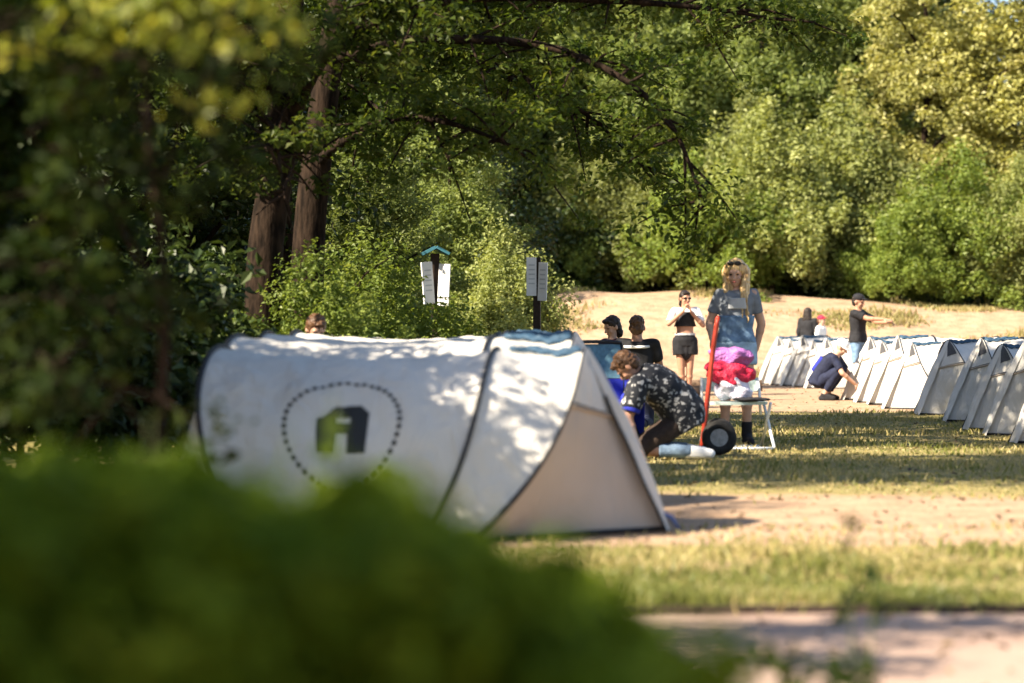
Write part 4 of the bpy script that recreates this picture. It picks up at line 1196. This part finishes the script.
# --- crouching person in the white hat
r = person(829, 37.2, 'person in a white sun hat and navy clothes crouching at a tent', rz=R(72))
J = dict(pel=(0, .17, .30), waist=(0, .12, .42), chest=(0, -.02, .58), neck=(0, -.12, .70), head=(0, -.20, .81),
         shA=(-.17, -.10, .65), shB=(.17, -.10, .65), elA=(-.24, -.25, .42), elB=(.24, -.25, .42), wrA=(-.12, -.42, .26), wrB=(.12, -.42, .26),
         hipA=(-.09, .15, .28), hipB=(.09, .15, .28), knA=(-.17, -.18, .46), knB=(.17, -.18, .46), anA=(-.13, .06, .08), anB=(.13, .06, .08), toeA=(-.15, -.10, .035), toeB=(.15, -.10, .035),
         face=(0, -.8, -.55), up=(0, -.5, .8))
W, rot, j, secs = body(r, J, M['skin'])
shirt(r, 'navy_t_shirt', j, secs, M['navy'], lo=1, sleeve=.75, grow=1.3, drop=.06)
trousers(r, 'navy_trousers', j, secs, M['navy'], leg=1.8, r=.10)
bm = bmesh.new()
c = secs[3]
loft(bm, [(secs[2][0] + Vector((0, .12, .03)), .10, .05, c[3], c[4]), (c[0] + Vector((0, .10, .07)), .11, .06, c[3], c[4])])
fused('blue_patch', bm, M['blue_cloth'], r, .01, 3)
bm = bmesh.new(); ball(bm, W(0, -.015, .055), (.098, .11, .085), rot, 3)
loft(bm, [(W(0, -.01, .02), .155, .165, rot.col[0].xyz, rot.col[1].xyz), (W(0, -.01, .038), .11, .12, rot.col[0].xyz, rot.col[1].xyz)])
fused('sun_hat', bm, M['white_cloth'], r, .009, 2)
for sd in 'AB': shoe(r, j, sd, M['black_cloth'])

# --- two people beyond the far tents
r = person(808, 50.2, 'person with long dark hair in black standing beyond the far tents', rz=R(150))
W, rot, j, secs = body(r, pose(), M['skin'], s=.94, voxel=.012)
r.scale = (.9, .9, .9)
shirt(r, 'black_coat', j, secs, M['black_cloth'], lo=0, sleeve=1.8, grow=1.45, drop=.15, sl_r=.08)
trousers(r, 'trousers', j, secs, M['black_cloth'], leg=1.9)
bm = bmesh.new(); ball(bm, W(0, -.02, .04), (.09, .10, .09), rot, 3)
loft(bm, [(W(0, -.05, .05), .085, .07, Vector((1, 0, 0)), Vector((0, 1, 0))), (W(0, -.06, -.15), .12, .06, Vector((1, 0, 0)), Vector((0, 1, 0))), (W(0, -.08, -.42), .10, .04, Vector((1, 0, 0)), Vector((0, 1, 0)))])
fused('hair', bm, M['dark_hair'], r, .01, 2, .01, 20)
for sd in 'AB': shoe(r, j, sd, M['black_cloth'])
r = person(821, 49.8, 'child in a white top and red cap standing beyond the far tents', rz=R(60))
W, rot, j, secs = body(r, pose(), M['skin'], voxel=.012)
r.scale = (.82, .82, .82)
shirt(r, 'white_top', j, secs, M['white_cloth'], lo=0, sleeve=.8, grow=1.25)
trousers(r, 'shorts', j, secs, M['denim'], leg=.7)
hair_short(r, W, rot, M['brown_hair'])
bm = bmesh.new(); ball(bm, W(0, -.01, .066), (.092, .105, .07), rot, 3); ball(bm, W(0, .11, .066), (.07, .06, .010), rot)
fused('cap', bm, M['bag_red'], r, .009, 2)
for sd in 'AB': shoe(r, j, sd, M['white_cloth'])

# ------------------------------------------------------------------ hand truck
HX, HY = px_x(714, 20.15), 20.15
r = empty('hand_truck', (HX, HY, gz(HX, HY)), R(-94.2), 'red hand truck with a fat black tyre standing beside the kneeling person', 'hand truck')
lean = -0.10
for sx in (-.16, .16):
    bm = bmesh.new()
    tube(bm, smooth_path([(sx, -.10, .05), (sx, -.055, .45), (sx, -.01, .85), (sx * .95, .03, 1.13)], 6), .019, 10); bm_obj('rail', bm, M['red_paint'], r, True)
bm = bmesh.new(); tube(bm, [(-.15, .03, 1.13), (.15, .03, 1.13)], .018, 8); bm_obj('handle', bm, M['red_paint'], r, True)
for z in (.25, .50, .78):
    bm = bmesh.new(); tube(bm, [(-.16, -.105 + z * .11, z), (.16, -.105 + z * .11, z)], .012, 8); bm_obj('cross_bar', bm, M['red_paint'], r, True)
bm = bmesh.new(); box(bm, (0, -.19, .04), (.36, .20, .008)); bmesh.ops.bevel(bm, geom=bm.edges[:], offset=.002); bm_obj('toe_plate', bm, M['red_paint'], r)
bm = bmesh.new(); tube(bm, [(-.26, .04, .145), (.26, .04, .145)], .011, 8)
for sx in (-.16, .16): tube(bm, [(sx, -.07, .2), (sx, .04, .145)], .010, 6)
bm_obj('axle', bm, M['rim'], r, True)
for sx in (-.235, .235):
    bm = bmesh.new()
    n1, n2 = 32, 12
    vs = []
    for a in range(n1):
        A = 2 * PI * a / n1; row = []
        for b in range(n2):
            B = 2 * PI * b / n2
            rr = .104 + .040 * math.cos(B) + (.002 if a % 2 else 0) * max(0, math.cos(B))
            row.append(bm.verts.new((sx + .042 * math.sin(B), .04 + rr * math.cos(A), .145 + rr * math.sin(A))))
        vs.append(row)
    for a in range(n1):
        for b in range(n2):
            bm.faces.new((vs[a][b], vs[(a + 1) % n1][b], vs[(a + 1) % n1][(b + 1) % n2], vs[a][(b + 1) % n2]))
    wh = bm_obj('tyre', bm, M['rubber'], r, True)
    bm = bmesh.new()
    tube(bm, [(sx - .026, .04, .145), (sx - .014, .04, .145), (sx + .014, .04, .145), (sx + .026, .04, .145)], [.074, .064, .064, .074], 20)
    tube(bm, [(sx - .034, .04, .145), (sx + .034, .04, .145)], .022, 12)
    for k in range(5):
        A = 2 * PI * k / 5
        tube(bm, [(sx - .03, .04 + .04 * math.cos(A), .145 + .04 * math.sin(A)), (sx + .03, .04 + .04 * math.cos(A), .145 + .04 * math.sin(A))], .007, 6)
    bm_obj('rim', bm, M['rim'], wh, False)

# ------------------------------------------------------------------ folding chair with the bags on it
CX, CY = px_x(736, 20.9), 20.9
r = empty('folding_chair', (CX, CY, gz(CX, CY)), R(6), 'white metal folding chair with bags piled on its seat', 'chair')
bm = bmesh.new()
loft(bm, [(Vector((0, 0, .395)), .27, .20, Vector((1, 0, 0)), Vector((0, 1, 0))), (Vector((0, 0, .42)), .275, .205, Vector((1, 0, 0)), Vector((0, 1, 0)))], 24)
bm_obj('seat', bm, M['seat_cloth'], r)
for sx in (-.27, .27):
    bm = bmesh.new(); tube(bm, [(sx, .14, .41), (sx * 1.08, -.22, .025)], .014, 8); bm_obj('leg', bm, M['white_metal'], r, True)
    bm = bmesh.new(); tube(bm, [(sx, -.16, .41), (sx * 1.02, .24, .02)], .014, 8); bm_obj('leg', bm, M['white_metal'], r, True)
    bm = bmesh.new(); tube(bm, [(sx * .95, .20, .30), (sx * .95, .24, .50), (sx * .92, .29, .62)], .013, 8); bm_obj('back_post', bm, M['white_metal'], r, True)
bm = bmesh.new(); tube(bm, [(-.2916, -.22, .022), (.2916, -.22, .022)], .015, 8); bm_obj('foot_bar', bm, M['white_metal'], r, True)
bm = bmesh.new(); tube(bm, [(-.2754, .24, .02), (.2754, .24, .02)], .013, 8); bm_obj('foot_bar', bm, M['white_metal'], r, True)
bm = bmesh.new()
grid_mesh(bm, lambda a, b: Vector((-.25 + .5 * a, .275 - .02 + .03 * math.sin(PI * a) + b * .02, .50 + .12 * b)), 10, 4); bm_obj('backrest', bm, M['seat_cloth'], r, True)

def bag(name, c, rad, m, label, seed, cat='bag', voxel=.012, disp=.03, extra=()):
    bm = bmesh.new(); rng = random.Random(seed)
    for _ in range(9):
        o = Vector([rng.uniform(-.45, .45) * rad[i] for i in range(3)])
        ball(bm, o, [rad[i] * rng.uniform(.55, .75) for i in range(3)])
    for e in extra: tube(bm, *e)
    o = fused(name, bm, m, None, voxel, 3, disp, 11)
    zmin = min(v.co.z for v in o.data.vertices)
    o.location = (c[0], c[1], c[2] - zmin)
    return tag(o, label, cat)
zt = gz(CX, CY) + .42
bag('white_bag', (CX - .03, CY - .02, zt), (.17, .12, .12), M['bag_white'], 'crumpled white bag lying lowest on the folding chair', 3)
bag('red_bag', (CX - .055, CY - .03, zt + .13), (.205, .13, .115), M['bag_red'], 'red bag heaped in the middle of the pile on the folding chair', 5)
bag('purple_cloth', (CX - .05, CY - .01, zt + .28), (.18, .12, .10), M['bag_purple'], 'bunched purple cloth on top of the red bag', 8, cat='cloth')
bm = bmesh.new(); ball(bm, (0, 0, .02), (.13, .07, .022)); ball(bm, (.10, .02, .02), (.11, .06, .02))
o = fused('dark_shoe_bag', bm, M['black_cloth'], None, .008, 2, .008, 20); o.location = (CX + .08, CY - .165, zt + .002); tag(o, 'flat black pouch at the front edge of the chair seat', 'pouch')

# ------------------------------------------------------------------ blue camping chair behind the tents
BX, BY = px_x(597, 21.2), 21.2
r = empty('camping_chair', (BX, BY, gz(BX, BY)), R(30), 'blue camping chair with a teal back, half hidden by the front tent', 'chair')
bm = bmesh.new(); grid_mesh(bm, lambda a, b: Vector((-.26 + .52 * a, -.02 + .05 * math.sin(PI * a) + b * .05 - .18 * (1 - b) * 0, .62 + .30 * b)), 12, 8); bm_obj('back_panel', bm, M['teal_cloth'], r, True)
bm = bmesh.new(); grid_mesh(bm, lambda a, b: Vector((-.27 + .54 * a, -.34 + .34 * b + .0, .40 + .05 * b - .05 * math.sin(PI * a))), 12, 8); bm_obj('seat', bm, M['blue_cloth'], r, True)
bm = bmesh.new(); grid_mesh(bm, lambda a, b: Vector((-.26 + .52 * a, -.02 + .05 * math.sin(PI * a), .40 + .215 * b)), 12, 8); bm_obj('lower_back', bm, M['blue_cloth'], r, True)
for sx in (-.27, .27):
    bm = bmesh.new(); grid_mesh(bm, lambda a, b: Vector((sx * 1.02, -.34 + .33 * a, .02 + .62 * b - .04 * a)), 6, 6); bm_obj('side_panel', bm, M['blue_cloth'], r, True)
    for pts in ([(sx, .03, .01), (sx, .0, .5), (sx, .03, .93)], [(sx, -.36, .01), (sx, .02, .45)], [(sx, .02, .05), (sx, -.34, .62)]):
        bm = bmesh.new(); tube(bm, pts, .011, 8); bm_obj('leg', bm, M['black_plastic'], r, True)
bm = bmesh.new(); tube(bm, smooth_path([(-.27, .03, .93), (-.1, .06, .94), (.1, .06, .94), (.27, .03, .93)], 5), .016, 8); bm_obj('top_bar', bm, M['black_plastic'], r, True)

# ------------------------------------------------------------------ signposts
def sign(px, Y, top_z, panels, label, roof, rz):
    x = px_x(px, Y); z0 = gz(x, Y)
    r = empty('signpost', (x, Y, z0), rz, label, 'sign')
    bm = bmesh.new(); box(bm, (0, 0, top_z / 2 - .1), (.085, .085, top_z + .2)); bmesh.ops.bevel(bm, geom=bm.edges[:], offset=.008); bm_obj('post', bm, M['post'], r)
    for (cx, cz, w, h, ang, tilt) in panels:
        bm = bmesh.new(); box(bm, (0, 0, 0), (w, .018, h)); bmesh.ops.bevel(bm, geom=bm.edges[:], offset=.004)
        p = bm_obj('board', bm, M['sign_white'], r)
        p.location = (cx, -.056 - abs(math.sin(ang)) * w * .5, cz); p.rotation_euler = (0, tilt, ang)
        bm = bmesh.new()
        for k in range(5):
            box(bm, (0, -.0115, h * (.30 - .12 * k)), (w * .62, .003, h * .035))
        bm_obj('print_lines', bm, M['sign_grey'], p)
    if roof:
        bm = bmesh.new()
        for s_ in (-1, 1):
            box(bm, (s_ * .072, -.03, top_z + .03), (.15, .26, .03), Matrix.Rotation(s_ * R(28), 4, 'Y'))
        bm_obj('roof', bm, M['sign_roof'], r)
    return r
sign(435, 25.5, 1.86, [(-.085, 1.55, .135, .44, R(28), R(-5)), (.085, 1.53, .125, .44, R(-28), R(3))], 'signpost with two white boards and a small teal roof', True, R(8))
sign(537, 29, 1.93, [(-.06, 1.70, .12, .46, R(20), 0), (.075, 1.64, .11, .46, R(-15), R(2))], 'signpost with narrow white boards on a bare dark post', False, R(-6))

# ------------------------------------------------------------------ logs edging the sand
for px0, px1, Y, rr, lab in [(618, 762, 43.2, .10, 'long weathered log lying at the foot of the bank behind the woman in black shorts'),
                             (628, 700, 39.6, .09, 'shorter log lying in front of the long log')]:
    bm = bmesh.new()
    x0, x1 = px_x(px0, Y), px_x(px1, Y)
    tube(bm, [(x0 + (x1 - x0) * i / 12, 0.03 * math.sin(i * 1.3), .02 * math.sin(i * 2.1)) for i in range(13)], [rr * (1 + .08 * math.sin(i * 1.7)) for i in range(13)], 12)
    o = bm_obj('log', bm, M['log'], None, True); o.location = (0, Y, rr * .9 + gz((x0 + x1) / 2, Y)); tag(o, lab, 'log')

# ------------------------------------------------------------------ grass and undergrowth
def blades(name, n, region, hfun, dens, tfun, label, seed, width=0.007, m='grass'):
    rng = np.random.default_rng(seed)
    x0, x1, y0, y1 = region
    X = rng.uniform(x0, x1, n * 3); Y = rng.uniform(y0, y1, n * 3)
    keep = np.array([rng.random() < dens(a, b) for a, b in zip(X, Y)])
    X, Y = X[keep][:n], Y[keep][:n]; k = len(X)
    Z = np.array([gz(a, b) for a, b in zip(X, Y)])
    h = np.array([hfun(a, b) for a, b in zip(X, Y)]) * rng.uniform(.5, 1.3, k)
    ang = rng.uniform(0, 2 * PI, k); lean = rng.uniform(.1, .8, k) * h; la = rng.uniform(0, 2 * PI, k)
    w = width * rng.uniform(.6, 1.4, k)
    b = np.stack([X, Y, Z - .005], 1); sx = np.stack([np.cos(ang) * w, np.sin(ang) * w, 0 * w], 1)
    mid = b + np.stack([np.cos(la) * lean * .3, np.sin(la) * lean * .3, h * .55], 1)
    tip = b + np.stack([np.cos(la) * lean, np.sin(la) * lean, h * .95], 1)
    Vv = np.stack([b - sx, b + sx, mid + sx * .7, tip, mid - sx * .7], 1).reshape(-1, 3)
    L = np.arange(len(Vv)).reshape(-1, 5)
    T = np.clip(np.array([tfun(a, c) for a, c in zip(X, Y)]) + rng.normal(0, .18, k), 0, 1)
    o = np_mesh(name, Vv, L.reshape(-1), 5, M[m], None, np.repeat(T, 5))
    return tag(o, label, 'grass', kind='stuff')
nz = lambda x, y, s, o=0: mnoise.noise(Vector((x * s, y * s, o)))
blades('grass', 34000, (-2.6, 3.2, 8.79, 12.6), lambda x, y: .022 + .04 * sm((nz(x, y, 1.3) + .4) * 1.3) * (1 - .5 * sm((y - 11) / 1.2)),
       lambda x, y: (0.10 + .90 * sm((nz(x, y, 1.1, 4) + .30) * 1.6)) * (1 - .95 * sm((y - 10.2) / 1.2)) , lambda x, y: .50 + .40 * nz(x, y, 1.6, 9) + .25 * sm((y - 9.6) / 1.2), 'sunlit green and straw grass along the far side of the path', 1)
blades('grass', 36000, (-1.0, 9.0, 14.3, 33), lambda x, y: .022 + .04 * sm((nz(x, y, .8) + .3) * 1.3),
       lambda x, y: green_at(x, y) ** 2, lambda x, y: .78 + .4 * nz(x, y, .7, 9), 'thin worn lawn between the two rows of tents', 2, width=.010)
blades('dry_grass', 16000, (-1.2, 12, 49.5, 62), lambda x, y: .10 + .14 * sm((nz(x, y, .5, 5)) * 2),
       lambda x, y: sm((nz(x, y, .45, 5) - .05) * 3) * (1 if x > 3 else 1), lambda x, y: .85 + .2 * nz(x, y, .6), 'patches of dry grass on the sandy bank', 3, width=.02)

# fallen leaves and twigs
def litter():
    rng = np.random.default_rng(33); n = 2600
    X = rng.uniform(-1.5, 8, n); Y = np.concatenate([rng.uniform(6.3, 8.8, 260), rng.uniform(8.8, 15, 700), rng.uniform(15, 48, n - 960)])
    c = np.stack([X, Y, np.array([gz(a, b) for a, b in zip(X, Y)]) + .008], 1)
    c[:260, 2] = -.006
    nr = rng.normal(0, .25, (n, 3)); nr[:, 2] += 1
    V, L, T = leaves_from(c, nr, .05, rng, rng.uniform(0, 1, n), .6)
    tag(np_mesh('fallen_leaves', V, L, 4, M['litter'], None, T), 'dry brown fallen leaves scattered over sand, lawn and path', 'leaves', kind='stuff')
litter()

# near undergrowth, a soft green mass at the bottom left
def undergrowth():
    rng = np.random.default_rng(21)
    def ztop(px):
        return float(np.interp(px, [-200, 0, 60, 120, 200, 260, 330, 400, 450, 520, 570, 620, 680, 740], [508, 516, 512, 514, 510, 540, 536, 544, 558, 598, 630, 656, 684, 726]))
    cs, rs = [], []
    while len(cs) < 1900:
        Y = rng.uniform(2.2, 4.2); px = rng.uniform(-150, 720)
        x = px_x(px, Y); zt = CAM_H - (ztop(px) + rng.normal(18, 30) - HOR) / F * Y
        z0 = 0.0
        if zt < .03: continue
        z = zt - abs(rng.normal(0, .22)) * zt
        if z < .02: continue
        cs.append((x, Y, z)); rs.append(.03 + .045 * rng.random())
    for _ in range(170):                                   # feathery shoots above the mass
        Y = rng.uniform(2.6, 4.2); px = rng.uniform(-100, 640); x = px_x(px, Y)
        zt = CAM_H - (ztop(px) - abs(rng.normal(0, 24)) - HOR) / F * Y
        for q in range(3): cs.append((x + rng.normal(0, .012), Y, zt - q * .03)); rs.append(.022)
    cc = np.array(cs)
    cent, nrm, t = clump_leaves(cc, np.array(rs), 30, rng, flat=.9)
    V, L, T = leaves_from(cent, nrm, .045, rng, t, .5)
    o = np_mesh('undergrowth', V, L, 4, M['leaf_front'], None, T)
    tag(o, 'dense out of focus green undergrowth in the lower left corner', 'undergrowth', kind='stuff')
undergrowth()
def tall_grass():
    rng = np.random.default_rng(44); n = 2600
    px = rng.uniform(-150, 660, n); Y = rng.uniform(2.4, 4.4, n); X = (px - 512) / F * Y
    top = np.interp(px, [-200, 120, 200, 330, 450, 520, 620, 680], [470, 466, 440, 470, 520, 560, 610, 660]) + rng.normal(28, 26, n)
    h = np.maximum(.08, 1.0 - (top - HOR) / F * Y)
    la = rng.uniform(0, 2 * PI, n); ln = h * rng.uniform(.05, .30, n); a2 = rng.uniform(0, PI, n); w = rng.uniform(.003, .007, n)
    b = np.stack([X, Y, -.02 + 0 * X], 1); sx = np.stack([np.cos(a2) * w, np.sin(a2) * w, 0 * w], 1)
    m1 = b + np.stack([np.cos(la) * ln * .25, np.sin(la) * ln * .25, h * .6], 1); tp = b + np.stack([np.cos(la) * ln, np.sin(la) * ln, h], 1)
    Vv = np.stack([b - sx, b + sx, m1 + sx, tp, m1 - sx], 1).reshape(-1, 3)
    tag(np_mesh('tall_grass', Vv, np.arange(len(Vv)), 5, M['leaf_front'], None, np.repeat(rng.uniform(.3, 1, n), 5)), 'out of focus tall grass blades standing through the near undergrowth', 'grass', kind='stuff')
tall_grass()

def weed(px, Y, top_py, label, leaves, seed, size=.06, m='leaf_front', lean=0.0):
    """a stalk with a few broad leaves"""
    rng = random.Random(seed); nr = np.random.default_rng(seed)
    x = px_x(px, Y); z0 = -.014 if Y < 8.8 else gz(x, Y)
    r = empty('weed_plant', (x, Y, z0), 0, label, 'plant', None)
    top = CAM_H - (top_py - HOR) / F * Y - z0
    bm = bmesh.new(); q = smooth_path([(0, 0, -.02), (lean * .3, .01, top * .5), (lean, 0, top)], 5)
    tube(bm, q, [.004 - .0025 * i / 10 for i in range(11)], 6)
    cs, ns = [], []
    for (f, dx) in leaves:
        a = Vector(q[min(10, int(f * 10))]); c = a + Vector((dx, rng.uniform(-.02, .02), rng.uniform(-.005, .02)))
        tube(bm, [a, c], .0018, 4, cap=False)
        for _ in range(5):
            cs.append(tuple(c + Vector((rng.gauss(0, .012), rng.gauss(0, .012), rng.gauss(0, .014))))); ns.append((rng.gauss(0, .7), -1, rng.gauss(.4, .5)))
    bm_obj('stem', bm, M['stem'], r, True)
    V, L, T = leaves_from(np.array(cs), np.array(ns), size, nr, nr.uniform(0, 1, len(cs)), .6)
    np_mesh('leaves', V, L, 4, M[m], r, T)
weed(852, 6.2, 505, 'tall thin weed with a shade-dark leaf tip standing before the lawn at the right', [(.99, 0), (.86, -.012), (.62, .01), (.55, -.015), (.3, .0), (.15, -.02)], 1, .035, m='leaf_shade_painted')
weed(872, 6.0, 560, 'shorter weed with broad shade-dark leaves right of the tall thin weed', [(.98, 0), (.9, .008), (.78, .01), (.3, .01)], 2, .04, m='leaf_shade_painted')
weed(752, 5.2, 645, 'low broad leaved weed at the lower edge, left of the two thin weeds', [(.98, -.02), (.9, .04), (.85, -.06), (.8, .08), (.6, .02)], 3, .05, m='leaf_shade_painted')
weed(812, 5.1, 655, 'low leafy weed at the lower edge under the tall thin weed', [(.98, 0), (.9, .05), (.85, -.05), (.7, .03), (.6, -.02)], 4, .05, m='leaf_shade_painted')
weed(862, 5.3, 658, 'low weed with drooping leaves at the lower edge, right of the others', [(.98, 0), (.9, .02), (.8, -.03), (.7, .01)], 5, .05, m='leaf_shade_painted')
weed(333, 4.2, 392, 'out of focus shoot rising from the undergrowth before the tent print', [(.99, .0), (.93, -.012), (.80, -.03), (.70, .015)], 6, .032)
weed(150, 4.2, 415, 'out of focus leafy shoot before the rear end of the front tent', [(.99, .0), (.95, .03), (.9, -.03), (.85, .02), (.8, -.02), (.75, .04)], 7, .05)
